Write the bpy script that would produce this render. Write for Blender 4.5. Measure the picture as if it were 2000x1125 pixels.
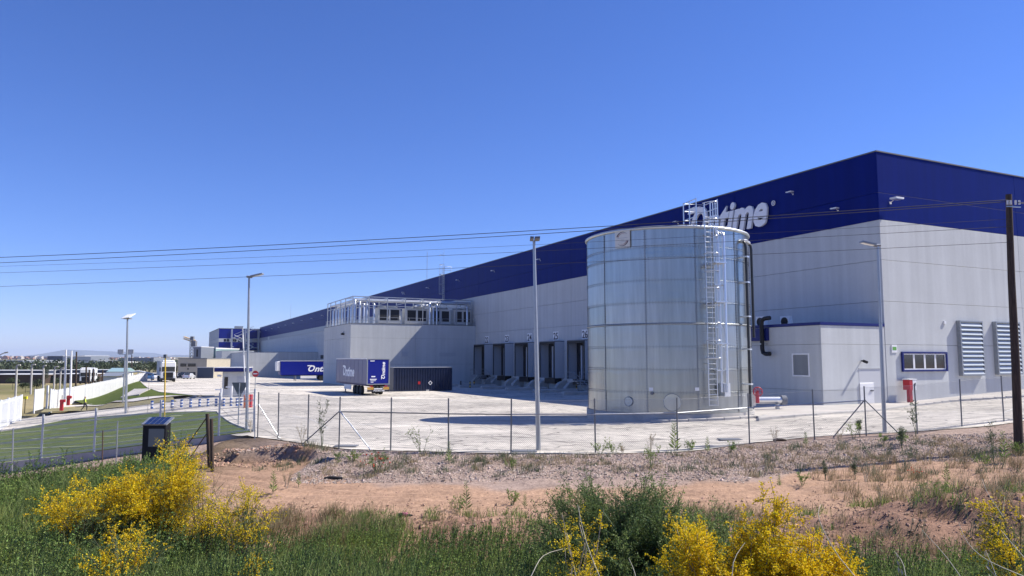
import bpy, math, random
import numpy as np
from mathutils import Vector, Matrix

random.seed(7); RNG = np.random.default_rng(7)
scene = bpy.context.scene
for o in list(bpy.data.objects): bpy.data.objects.remove(o)

# ------------------------------------------------------------------ camera
F_PX = 1444.0; PITCH = math.atan(139.0/F_PX); CAMZ = 3.45
cam = bpy.data.cameras.new('camera'); cam.sensor_width = 36; cam.lens = F_PX*36/2000
cam.clip_start = 0.1; cam.clip_end = 60000
camo = bpy.data.objects.new('camera', cam); scene.collection.objects.link(camo)
camo.location = (0, 0, CAMZ); camo.rotation_euler = (math.pi/2+PITCH, 0, 0)
scene.camera = camo

# ------------------------------------------------------------------ light
SUN_DIR = Vector((0.979, 0.2015, 1.07)).normalized()
sun_el = math.asin(SUN_DIR.z); sun_az = math.atan2(SUN_DIR.x, SUN_DIR.y)
w = bpy.data.worlds.new('World'); scene.world = w; w.use_nodes = True
nt = w.node_tree; nt.nodes.clear()
sky = nt.nodes.new('ShaderNodeTexSky'); sky.sky_type = 'NISHITA'; sky.sun_disc = False
sky.sun_elevation = sun_el; sky.sun_rotation = sun_az
sky.altitude = 650; sky.air_density = 1.0; sky.dust_density = 0.0; sky.ozone_density = 4.5
hs = nt.nodes.new('ShaderNodeHueSaturation'); hs.inputs['Saturation'].default_value = 1.12
bg = nt.nodes.new('ShaderNodeBackground'); bg.inputs['Strength'].default_value = 0.069
wo = nt.nodes.new('ShaderNodeOutputWorld')
nt.links.new(sky.outputs[0], hs.inputs['Color']); tint = nt.nodes.new('ShaderNodeMix'); tint.data_type='RGBA'; tint.blend_type='MULTIPLY'; tint.inputs[0].default_value=1; tint.inputs[7].default_value=(.99,1.02,1.52,1); nt.links.new(hs.outputs[0], tint.inputs[6]); nt.links.new(tint.outputs[2], bg.inputs[0]); nt.links.new(bg.outputs[0], wo.inputs[0])
sl = bpy.data.lights.new('sun', 'SUN'); sl.energy = 5.0; sl.angle = math.radians(0.53); sl.color = (1, 0.945, 0.86)
so = bpy.data.objects.new('sun', sl); scene.collection.objects.link(so)
so.rotation_euler = SUN_DIR.to_track_quat('Z', 'Y').to_euler()
vs = scene.view_settings; scene.display_settings.display_device = 'sRGB'
vs.view_transform = 'Standard'; vs.look = 'None'; vs.exposure = 0.66; vs.gamma = 1; vs.use_curve_mapping = False
scene.cycles.max_bounces = 6; scene.cycles.diffuse_bounces = 3; scene.cycles.glossy_bounces = 3
scene.cycles.volume_bounces = 0; scene.cycles.transparent_max_bounces = 8

# ------------------------------------------------------------------ mesh helpers
C = scene.collection
def lnk(o): C.objects.link(o); return o
class MB:
    def __init__(s): s.v = []; s.f = []; s.m = []; s.mi = 0; s.smooth = []; s.sm = False
    def add(s, vs, fs):
        b = len(s.v); s.v += [tuple(p) for p in vs]
        for f in fs: s.f.append(tuple(b+i for i in f)); s.m.append(s.mi); s.smooth.append(s.sm)
    def box(s, x0, x1, y0, y1, z0, z1, M=None):
        p = [(x0,y0,z0),(x1,y0,z0),(x1,y1,z0),(x0,y1,z0),(x0,y0,z1),(x1,y0,z1),(x1,y1,z1),(x0,y1,z1)]
        if M is not None: p = [tuple(M @ Vector(q)) for q in p]
        s.add(p, [(0,3,2,1),(4,5,6,7),(0,1,5,4),(1,2,6,5),(2,3,7,6),(3,0,4,7)]); return s
    def bbox(s, x0, x1, y0, y1, z0, z1, b=0.02):
        # bevelled box (chamfered vertical and horizontal edges)
        xs=(x0,x1); ys=(y0,y1); zs=(z0,z1); v=[]; idx={}
        for i in (0,1):
            for j in (0,1):
                for k in (0,1):
                    sx=1-2*i; sy=1-2*j; sz=1-2*k
                    idx[(i,j,k,0)]=len(v); v.append((xs[i],ys[j]+sy*b,zs[k]+sz*b))
                    idx[(i,j,k,1)]=len(v); v.append((xs[i]+sx*b,ys[j],zs[k]+sz*b))
                    idx[(i,j,k,2)]=len(v); v.append((xs[i]+sx*b,ys[j]+sy*b,zs[k]))
        f=[]
        for i in (0,1):
            a=[idx[(i,0,0,0)],idx[(i,1,0,0)],idx[(i,1,1,0)],idx[(i,0,1,0)]]; f.append(a if i else a[::-1])
            a=[idx[(0,i,0,1)],idx[(1,i,0,1)],idx[(1,i,1,1)],idx[(0,i,1,1)]]; f.append(a[::-1] if i else a)
            a=[idx[(0,0,i,2)],idx[(1,0,i,2)],idx[(1,1,i,2)],idx[(0,1,i,2)]]; f.append(a if i else a[::-1])
        for i in (0,1):
            for j in (0,1):
                q=[idx[(i,j,0,0)],idx[(i,j,1,0)],idx[(i,j,1,1)],idx[(i,j,0,1)]]; f.append(q if (i+j)%2 else q[::-1])
                q=[idx[(i,0,j,0)],idx[(i,1,j,0)],idx[(i,1,j,2)],idx[(i,0,j,2)]]; f.append(q[::-1] if (i+j)%2 else q)
                q=[idx[(0,i,j,1)],idx[(1,i,j,1)],idx[(1,i,j,2)],idx[(0,i,j,2)]]; f.append(q if (i+j)%2 else q[::-1])
        for i in (0,1):
            for j in (0,1):
                for k in (0,1):
                    t=[idx[(i,j,k,0)],idx[(i,j,k,1)],idx[(i,j,k,2)]]; f.append(t if (i+j+k)%2 else t[::-1])
        s.add(v,f); return s
    def tube(s, pts, r, n=6, closed=False, r2=None, caps=True):
        pts = [Vector(p) for p in pts]; N = len(pts); rings = []
        sm = s.sm; s.sm = True
        prev = None
        for i, p in enumerate(pts):
            if closed: d = pts[(i+1)%N]-pts[i-1]
            elif i == 0: d = pts[1]-p
            elif i == N-1: d = p-pts[-2]
            else: d = (pts[i+1]-p).normalized()+(p-pts[i-1]).normalized()
            d.normalize()
            if prev is None:
                up = Vector((0,0,1)) if abs(d.z) < .9 else Vector((1,0,0))
                a = d.cross(up).normalized()
            else:
                a = (prev - d*prev.dot(d)).normalized()
            prev = a; b = d.cross(a)
            rr = r if r2 is None else r+(r2-r)*i/(N-1)
            rings.append([p+(a*math.cos(2*math.pi*k/n)+b*math.sin(2*math.pi*k/n))*rr for k in range(n)])
        v = [q for R in rings for q in R]; f = []
        for i in range(N if closed else N-1):
            for k in range(n):
                j = (i+1)%N
                f.append((i*n+k, j*n+k, j*n+(k+1)%n, i*n+(k+1)%n)[::-1])
        s.add(v, f)
        if not closed and caps:
            s.sm = False
            s.add(rings[0], [tuple(range(n))]); s.add(rings[-1], [tuple(range(n))[::-1]])
        s.sm = sm; return s
    def cyl(s, c, r, h, n=16, axis='z', r2=None):
        c = Vector(c); d = {'x':Vector((1,0,0)),'y':Vector((0,1,0)),'z':Vector((0,0,1))}[axis]*h
        return s.tube([c, c+d], r, n, r2=r2)
    def prism(s, poly, z0, z1, M=None):
        n = len(poly); v = [(x,y,z0) for x,y in poly]+[(x,y,z1) for x,y in poly]
        if M is not None: v = [tuple(M @ Vector(q)) for q in v]
        f = [tuple(range(n))[::-1], tuple(range(n,2*n))]+[(i,(i+1)%n,n+(i+1)%n,n+i) for i in range(n)]
        s.add(v, f); return s
    def mesh(s, name, mats):
        me = bpy.data.meshes.new(name); me.from_pydata(s.v, [], s.f)
        for m in (mats if isinstance(mats, (list, tuple)) else [mats]): me.materials.append(m)
        me.polygons.foreach_set('material_index', s.m); me.polygons.foreach_set('use_smooth', s.smooth)
        me.update(); return me
    def build(s, name, mats, parent=None, loc=None):
        o = lnk(bpy.data.objects.new(name, s.mesh(name, mats)))
        if parent is not None: o.parent = parent
        if loc is not None: o.location = loc
        return o
def tag(o, label=None, cat=None, group=None, kind=None):
    if label: o['label'] = label
    if cat: o['category'] = cat
    if group: o['group'] = group
    if kind: o['kind'] = kind
    return o
def thing(name, label, cat, loc=(0,0,0), rotz=0, group=None):
    o = lnk(bpy.data.objects.new(name, None)); o.empty_display_size = .3
    o.location = loc; o.rotation_euler = (0,0,rotz)
    return tag(o, label, cat, group)
def copy_tree(o, parent=None):
    c = o.copy(); lnk(c)
    if parent is not None: c.parent = parent
    for ch in list(o.children): copy_tree(ch, c)
    return c
def np_mesh(name, V, Fc, mat, parent=None, smooth=False, attrs=None, kind=None):
    V = np.asarray(V, dtype=np.float32); Fc = np.asarray(Fc, dtype=np.int32)
    me = bpy.data.meshes.new(name); n, k = Fc.shape
    me.vertices.add(len(V)); me.vertices.foreach_set('co', V.ravel())
    me.loops.add(n*k); me.loops.foreach_set('vertex_index', Fc.ravel())
    me.polygons.add(n); me.polygons.foreach_set('loop_start', np.arange(0, n*k, k, dtype=np.int32))
    me.polygons.foreach_set('use_smooth', np.full(n, smooth))
    for m in (mat if isinstance(mat, (list, tuple)) else [mat]): me.materials.append(m)
    if attrs:
        for an, ac in attrs.items():
            a = me.color_attributes.new(an, 'FLOAT_COLOR', 'POINT'); a.data.foreach_set('color', np.asarray(ac, dtype=np.float32).ravel())
    me.update(calc_edges=True); me.validate()
    o = lnk(bpy.data.objects.new(name, me))
    if parent is not None: o.parent = parent
    if kind: o['kind'] = kind
    return o
ORD = ['first','second','third','fourth','fifth','sixth','seventh','eighth','ninth','tenth','eleventh','twelfth','thirteenth','fourteenth','fifteenth','sixteenth','seventeenth','eighteenth']

# ------------------------------------------------------------------ materials
def mat(name, col, rough=0.6, metal=0.0, var=0.0, vscale=1.0, bump=0.0, bscale=20.0, col2=None, spec=0.5, stretch=(1,1,1), island=0.0, fine=None, world=False):
    m = bpy.data.materials.new(name); m.use_nodes = True; t = m.node_tree; N = t.nodes; L = t.links
    b = N['Principled BSDF']; b.inputs['Roughness'].default_value = rough; b.inputs['Metallic'].default_value = metal
    b.inputs['Specular IOR Level'].default_value = spec
    b.inputs['Base Color'].default_value = (*col, 1)
    tc = N.new('ShaderNodeTexCoord'); mp = N.new('ShaderNodeMapping'); mp.inputs['Scale'].default_value = stretch
    L.new(tc.outputs['Object'], mp.inputs[0])
    if world:
        g = N.new('ShaderNodeNewGeometry'); L.new(g.outputs['Position'], mp.inputs[0])
    src = None
    if var or col2:
        n = N.new('ShaderNodeTexNoise'); n.inputs['Scale'].default_value = vscale; n.inputs['Detail'].default_value = 6; n.inputs['Roughness'].default_value = .62
        L.new(mp.outputs[0], n.inputs[0])
        mx = N.new('ShaderNodeMix'); mx.data_type = 'RGBA'
        c2 = col2 if col2 else tuple(max(0, c*(1-var)) for c in col)
        mx.inputs[6].default_value = (*col, 1); mx.inputs[7].default_value = (*c2, 1)
        r = N.new('ShaderNodeValToRGB'); r.color_ramp.elements[0].position = .38; r.color_ramp.elements[1].position = .62
        L.new(n.outputs[0], r.inputs[0]); L.new(r.outputs[0], mx.inputs[0]); src = mx.outputs[2]
    if fine:
        n = N.new('ShaderNodeTexNoise'); n.inputs['Scale'].default_value = fine[0]; n.inputs['Detail'].default_value = 4
        L.new(mp.outputs[0], n.inputs[0])
        mr = N.new('ShaderNodeMapRange'); mr.inputs[1].default_value=.3; mr.inputs[2].default_value=.7; mr.inputs[3].default_value = 1-fine[1]; mr.inputs[4].default_value = 1+fine[1]
        L.new(n.outputs[0], mr.inputs[0])
        hv = N.new('ShaderNodeHueSaturation'); L.new(mr.outputs[0], hv.inputs['Value'])
        if src is None: hv.inputs['Color'].default_value = (*col, 1)
        else: L.new(src, hv.inputs['Color'])
        src = hv.outputs[0]
    if island:
        g = N.new('ShaderNodeNewGeometry'); hv = N.new('ShaderNodeHueSaturation')
        mr = N.new('ShaderNodeMapRange'); mr.inputs[3].default_value = 1-island; mr.inputs[4].default_value = 1+island
        L.new(g.outputs['Random Per Island'], mr.inputs[0]); L.new(mr.outputs[0], hv.inputs['Value'])
        mr2 = N.new('ShaderNodeMapRange'); mr2.inputs[3].default_value = .5-.03*island; mr2.inputs[4].default_value = .5+.05*island
        ml = N.new('ShaderNodeMath'); ml.operation='FRACT'; m7=N.new('ShaderNodeMath'); m7.operation='MULTIPLY'; m7.inputs[1].default_value=7.31
        L.new(g.outputs['Random Per Island'], m7.inputs[0]); L.new(m7.outputs[0], ml.inputs[0]); L.new(ml.outputs[0], mr2.inputs[0]); L.new(mr2.outputs[0], hv.inputs['Hue'])
        if src is None: hv.inputs['Color'].default_value = (*col, 1)
        else: L.new(src, hv.inputs['Color'])
        src = hv.outputs[0]
    if src is not None: L.new(src, b.inputs['Base Color'])
    if bump:
        n = N.new('ShaderNodeTexNoise'); n.inputs['Scale'].default_value = bscale; n.inputs['Detail'].default_value = 8
        L.new(mp.outputs[0], n.inputs[0]); bp = N.new('ShaderNodeBump'); bp.inputs['Strength'].default_value = 1; bp.inputs['Distance'].default_value = bump
        L.new(n.outputs[0], bp.inputs['Height']); L.new(bp.outputs[0], b.inputs['Normal'])
    return m
def leafmat(name, col, isl=.35, col2=None, trans=.35, rough=.55, vs=.8):
    m = mat(name, col, rough, island=isl, col2=col2, vscale=vs, spec=.3, world=True)
    t = m.node_tree; N = t.nodes; L = t.links; b = N['Principled BSDF']; out = N['Material Output']
    src = b.inputs['Base Color'].links[0].from_socket
    tr = N.new('ShaderNodeBsdfTranslucent'); L.new(src, tr.inputs[0])
    mx = N.new('ShaderNodeMixShader'); mx.inputs[0].default_value = trans
    L.new(b.outputs[0], mx.inputs[1]); L.new(tr.outputs[0], mx.inputs[2]); L.new(mx.outputs[0], out.inputs[0]); return m

# wall paint with rain streaks
def wallmat(name, col, streak=.05):
    m = mat(name, col, .75, var=.05, vscale=.35, bump=.002, bscale=30, fine=(6,.02), world=True)
    t = m.node_tree; N = t.nodes; L = t.links; b = N['Principled BSDF']; src = b.inputs['Base Color'].links[0].from_socket
    g = N.new('ShaderNodeNewGeometry'); mp = N.new('ShaderNodeMapping'); mp.inputs['Scale'].default_value = (1.6,1.6,.07)
    n = N.new('ShaderNodeTexNoise'); n.inputs['Scale'].default_value = 1.0; n.inputs['Detail'].default_value = 5
    L.new(g.outputs['Position'], mp.inputs[0]); L.new(mp.outputs[0], n.inputs[0])
    mr = N.new('ShaderNodeMapRange'); mr.inputs[1].default_value=.35; mr.inputs[2].default_value=.7; mr.inputs[3].default_value=1-streak; mr.inputs[4].default_value=1+streak
    hv = N.new('ShaderNodeHueSaturation'); L.new(n.outputs[0], mr.inputs[0]); L.new(mr.outputs[0], hv.inputs['Value']); L.new(src, hv.inputs['Color']); L.new(hv.outputs[0], b.inputs['Base Color'])
    return m
M = {}
M['wall'] = wallmat('white_wall', (.515,.53,.53), .065)
M['navy'] = wallmat('navy_wall', (.0012,.010,.145), .10)
M['navy'].node_tree.nodes['Principled BSDF'].inputs['Specular IOR Level'].default_value = .07
M['navy'].node_tree.nodes['Principled BSDF'].inputs['Roughness'].default_value = .45
M['joint'] = mat('joint_dark', (.16,.17,.19), .8)
M['white'] = mat('white_paint', (.78,.78,.78), .45, var=.06, vscale=2)
M['blue'] = mat('blue_trim', (.005,.012,.13), .4, spec=.3)
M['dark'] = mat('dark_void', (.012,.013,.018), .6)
M['black'] = mat('black_plastic', (.010,.010,.012), .5, spec=.3)
M['silver'] = mat('silver_letters', (.82,.82,.84), .4)
M['galv'] = mat('galvanised', (.52,.54,.56), .42, metal=.75, var=.18, vscale=9)
M['steel'] = mat('grey_steel', (.34,.36,.38), .45, metal=.5, var=.12, vscale=5)
M['alu'] = mat('aluminium', (.72,.74,.76), .32, metal=.8)
M['roof'] = mat('roof_membrane', (.45,.45,.45), .8, var=.1)
M['glass'] = mat('dark_glass', (.02,.025,.03), .08, spec=.9)
M['wood'] = mat('old_wood', (.075,.05,.035), .85, var=.5, vscale=4, stretch=(6,6,.5), bump=.01, bscale=12)
M['red'] = mat('red_paint', (.42,.012,.02), .45)
M['rubber'] = mat('rubber', (.018,.018,.018), .8)
M['yellow'] = mat('yellow_paint', (.65,.42,.03), .5)
M['orange'] = mat('orange_paint', (.75,.16,.02), .5)
M['concrete_lt'] = mat('precast_concrete', (.47,.45,.42), .85, var=.18, vscale=1.5, bump=.004, bscale=30, fine=(14,.06))

# ------------------------------------------------------------------ noise and terrain
def vnoise(X, Y, seed=0):
    xi = np.floor(X).astype(np.int64); yi = np.floor(Y).astype(np.int64); fx = X-xi; fy = Y-yi
    fx = fx*fx*(3-2*fx); fy = fy*fy*(3-2*fy)
    def h(a, b):
        n = (a*374761393 + b*668265263 + seed*144269504) & 0xffffffff
        n = ((n ^ (n >> 13))*1274126177) & 0xffffffff
        return ((n ^ (n >> 16)) & 0xffff)/65535.0
    return (h(xi,yi)*(1-fx)+h(xi+1,yi)*fx)*(1-fy)+(h(xi,yi+1)*(1-fx)+h(xi+1,yi+1)*fx)*fy
def fbm(X, Y, s=1.0, o=4, seed=0, g=.5):
    r = 0; a = 1; t = 0
    for i in range(o): r = r+a*(vnoise(X*s, Y*s, seed+i)-.5); t += a; a *= g; s *= 2.03
    return r/t*2
def ss(a, b, x):
    t = np.clip((np.asarray(x, dtype=float)-a)/(b-a), 0, 1); return t*t*(3-2*t)
FX = [-11.5,-8.5,-6.6,-3,0,3,6.2,9.5,13,16,20,24,40]; FY = [33,30.2,28.4,27.5,27,26.9,27.4,29.3,30.4,30.2,30.8,33,44]
def fence_y(X): return np.interp(X, FX, FY)
def edge_x(Y): return np.interp(Y, [40,60,76,89,133,215,400], [-8,-24,-30,-42,-66,-110,-200])
def zbase(X, Y):
    X = np.asarray(X, dtype=float); Y = np.asarray(Y, dtype=float)
    zy = np.interp(Y, [40,54,90,120,145,245,400,900], [0,-.45,-.55,-.85,-.85,-2.4,-4,-8])*(1-ss(8,20,X)*(Y<150))
    zl = np.maximum(-.0015*np.clip(-X-8,0,None)**2, -2.7)+np.interp(Y,[120,250,900],[0,-2.0,-8])
    out = ss(0, 8, (edge_x(Y)-X)*.85)
    z = zy*(1-out)+np.minimum(zy, zl)*out
    z = np.where(Y < 30, np.minimum(0,np.maximum(-.0015*np.clip(-X-8,0,None)**2,-1.5)), z)
    z = z - .95*np.clip((-12-X)/10,0,1.15)*(1-ss(37,58,Y))*ss(12,24,Y)
    z = z + .05*np.clip(X-7,0,16)*(1-ss(36,50,Y)) + .05*np.clip(X-30,0,20)*ss(44,58,Y)
    Yn = Y+(28.5-fence_y(X))*ss(17,24,Y)
    zf = np.interp(Yn, [1,3,8,12,14.5,17.2,19.0,21,24.2,25.2,27.8,29.5], [1.9,1.7,.62,-.4,-.66,-.68,-.5,-.5,-.46,-.36,-.02,0])
    zf = zf*np.where(Y>20, 1-ss(-9.5,-13,X)*.6*0, 1)
    z = z - .45*ss(-12.3,-13.5,X)*ss(24,28,Y)*(1-ss(34.6,35.5,Y))
    return z+np.where(Yn < 29.5, zf, 0)
def zdetail(X, Y):
    m = 1-ss(25,30.5, Y+(28.5-fence_y(X)))
    Yn = Y+(28.5-fence_y(X))*ss(17,24,Y)
    track = ss(19,20,Yn)*(1-ss(23.6,24.6,Yn))
    bank = ss(24.2,25.2,Yn)*(1-ss(27.8,28.8,Yn))
    low = 1-ss(18.8,20,Yn)
    wob = 1.2*fbm(X,Y*0+3,.25,2,11)
    rut = 0
    for yc in (20.7, 21.5, 22.4, 23.2): rut = rut-.085*np.exp(-((Yn+wob*.5-yc)/.13)**2)
    d = track*(rut+.05*fbm(X,Y,1.1,4,2)+.035*fbm(X*.35,Y*2.2,2.2,4,12)) + bank*(.12*fbm(X,Y,.6,5,3)+.07*fbm(X,Y,3.,3,5)) + low*(.22*fbm(X,Y,.5,5,4)+.10*fbm(X,Y,2.2,4,8))
    # broken edge / spoil mound on the left and loose heaps on the right
    cut = ss(-6.6,-7.8,X)*(1-ss(-13.5,-15,-X*-1)*0)*(X>-16)
    yl = 28.75+.35*fbm(X,Y*0,.9,3,91)-.35*ss(-8.6,-7.0,X)*3.0
    d = d - cut*np.interp(Yn,[24,25.2,27.8,30],[0,.14,.46,.5])*(1-ss(-.06,.12,Y-yl+.25*fbm(X,Y,2.2,3,92))) + cut*.30*ss(0,.15,Y-yl)*(1-ss(.6,1.6,Y-yl))*(X>-11.2)
    d = d + .75*np.exp(-((X-10.5)/3.0)**2-((Y-17.6)/1.1)**2)*(1+.5*fbm(X,Y,1.3,4,31)) + .6*np.exp(-((X-14.5)/1.8)**2-((Y-19.3)/1.3)**2)
    return d*m + .03*fbm(X,Y,2.5,4,6)*m
def zt(x, y): return float(zbase(x, y)+zdetail(x, y))

# pixel (2000 wide photograph) to a world point
cp, sp = math.cos(PITCH), math.sin(PITCH)
def ray(px, py):
    a = (px-1000)/F_PX; b = (562.5-py)/F_PX
    return Vector((a, cp-b*sp, sp+b*cp))
def AT(px, py, Y):
    r = ray(px, py); t = Y/r.y; return Vector((r.x*t, Y, CAMZ+r.z*t))
def G(px, py, z=None):
    r = ray(px, py)
    if z is not None: t = (z-CAMZ)/r.z; return Vector((r.x*t, r.y*t, z))
    t = 4.0
    while t < 3000:
        p = r*t
        if CAMZ+p.z <= float(zbase(p.x, p.y)): break
        t += .05 if t < 60 else .3
    p = r*t; return Vector((p.x, p.y, zt(p.x, p.y)))

# warehouse frame: local x = inwards from the dock facade, local y = along the facade away from us
C0 = G(1735, 790, 0.0)
fd = ray(293, 701.5); TH = math.atan2(-fd.x, fd.y)          # facade direction
ROTZ = TH
ux = Vector((math.cos(TH), math.sin(TH), 0)); uy = Vector((-math.sin(TH), math.cos(TH), 0))
def FW(x, y, z=0): return C0 + ux*x + uy*y + Vector((0,0,z))
def on_facade(px, py, x0=0.0):                               # hit plane local x = x0
    r = ray(px, py); o = Vector((0,0,CAMZ))-C0; t = (x0-o.dot(ux))/r.dot(ux); p = o+r*t; return p.dot(uy), p.z
def on_face(px, py, y0=0.0):                                 # hit plane local y = y0
    r = ray(px, py); o = Vector((0,0,CAMZ))-C0; t = (y0-o.dot(uy))/r.dot(uy); p = o+r*t; return p.dot(ux), p.z
# ================================================================== GROUND
def axis(segs):
    out = [segs[0][0]]
    for a, b, st in segs:
        n = max(1, int(round((b-a)/st))); out += list(np.linspace(a, b, n+1)[1:])
    return np.array(out)
gx = axis([(-14000,-3000,1600),(-3000,-700,250),(-700,-200,40),(-200,-60,5),(-60,-24,1.0),(-24,26,.17),(26,60,1.5),(60,400,30),(400,3000,250),(3000,14000,1600)])
gy = axis([(-400,-20,60),(-20,2,3),(2,10,.5),(10,33,.14),(33,66,1.0),(66,260,3),(260,700,20),(700,3000,150),(3000,15000,1000)])
GX, GY = np.meshgrid(gx, gy); GZ = zbase(GX, GY)+zdetail(GX, GY)
# push the soil under the paved areas
def yard_left(Y): return np.interp(Y, [35,60,64,90,135,215,320], [-26,-41,-31,-43,-67,-111,-160])
inyard = (GY > fence_y(GX)+.6) & (GX > yard_left(GY)) & (GY < 420) & (GX < 110)
inyard |= (GY > 35.6) & (GX > -70) & (GX < 20) & (GY < 110)
GZ = np.where(inyard, GZ-.22, GZ)
emb = (GY>76)&(GY<158)&(GX<edge_x(GY)+2)&(GX>edge_x(GY)-24)
GZ = np.where(emb, GZ-.3, GZ)
far = np.clip((np.hypot(GX,GY)-900)/4000, 0, 1); GZ = GZ - far*6
nr, nc = GX.shape
idx = np.arange(nr*nc).reshape(nr, nc)
quads = np.stack([idx[:-1,:-1], idx[:-1,1:], idx[1:,1:], idx[1:,:-1]], -1).reshape(-1,4)
Yn = GY+(28.5-fence_y(GX))*ss(17,24,GY)
nzc = fbm(GX,GY,.5,4,21); nzf = fbm(GX*.5,GY*1.6,3.2,4,22)
def cc(c): return np.array(c)[None,None,:]*np.ones(GX.shape+(1,))
track = cc((.40,.255,.17)); gravel = cc((.335,.25,.205)); soil = cc((.275,.165,.115)); green = cc((.09,.085,.045)); dry = cc((.36,.29,.16)); field = cc((.16,.15,.06))
mg = (ss(24.0,24.9,Yn+nzc*.9))[...,None]; col = track*(1-mg)+gravel*mg
right = ss(12,19,GX)*(1-ss(26.5,28,Yn)); col = col*(1-right[...,None]*.55)+cc((.30,.205,.165))*right[...,None]*.55
ml = (1-ss(18.2,19.8,Yn+nzc*1.5+.05*GX))[...,None]; col = col*(1-ml)+soil*ml
mgr = (1-ss(13.5,17.0,GY+nzc*2.5-.3*np.clip(-GX-4,0,8)))[...,None]; col = col*(1-mgr)+green*mgr
soilcut = ((GX<-7.4)&(GX>-12.5)&(GY<28.7)&(GY>24))[...,None]; col = np.where(soilcut, track*.92, col)
mll = (ss(-9.0,-13.0,GX+nzc*1.5)*(GY<33))[...,None]; col = col*(1-mll)+(green*.6+soil*.4)*mll
out = (GY > 40)[...,None]
nf = fbm(GX,GY,.012,4,40)[...,None]; nf2 = fbm(GX,GY*.3,.05,3,41)[...,None]
fc = field*(1-np.clip(nf*2+.5,0,1))+dry*np.clip(nf*2+.5,0,1); fc = fc*(1+.3*nf2)
col = np.where(out, fc, col*(1+.22*nzf[...,None]+.10*nzc[...,None]))
colA = np.concatenate([np.clip(col,0,1), np.ones(GX.shape+(1,))], -1).reshape(-1,4)
gm = bpy.data.materials.new('ground_soil'); gm.use_nodes = True; t = gm.node_tree; N = t.nodes; L = t.links; b = N['Principled BSDF']
b.inputs['Roughness'].default_value = .95; b.inputs['Specular IOR Level'].default_value = .15
at = N.new('ShaderNodeAttribute'); at.attribute_name = 'albedo'
g = N.new('ShaderNodeNewGeometry'); n1 = N.new('ShaderNodeTexNoise'); n1.inputs['Scale'].default_value = 7; n1.inputs['Detail'].default_value = 10; n1.inputs['Roughness'].default_value = .75
L.new(g.outputs['Position'], n1.inputs[0])
mr = N.new('ShaderNodeMapRange'); mr.inputs[1].default_value=.3; mr.inputs[2].default_value=.7; mr.inputs[3].default_value=.58; mr.inputs[4].default_value=1.30
hv = N.new('ShaderNodeHueSaturation'); L.new(n1.outputs[0], mr.inputs[0]); L.new(mr.outputs[0], hv.inputs['Value']); L.new(at.outputs['Color'], hv.inputs['Color']); L.new(hv.outputs[0], b.inputs['Base Color'])
bp = N.new('ShaderNodeBump'); bp.inputs['Distance'].default_value = .05; L.new(n1.outputs[0], bp.inputs['Height']); L.new(bp.outputs[0], b.inputs['Normal'])
np_mesh('ground', np.stack([GX,GY,GZ],-1).reshape(-1,3), quads, gm, smooth=True, attrs={'albedo':colA}, kind='structure')

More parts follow.
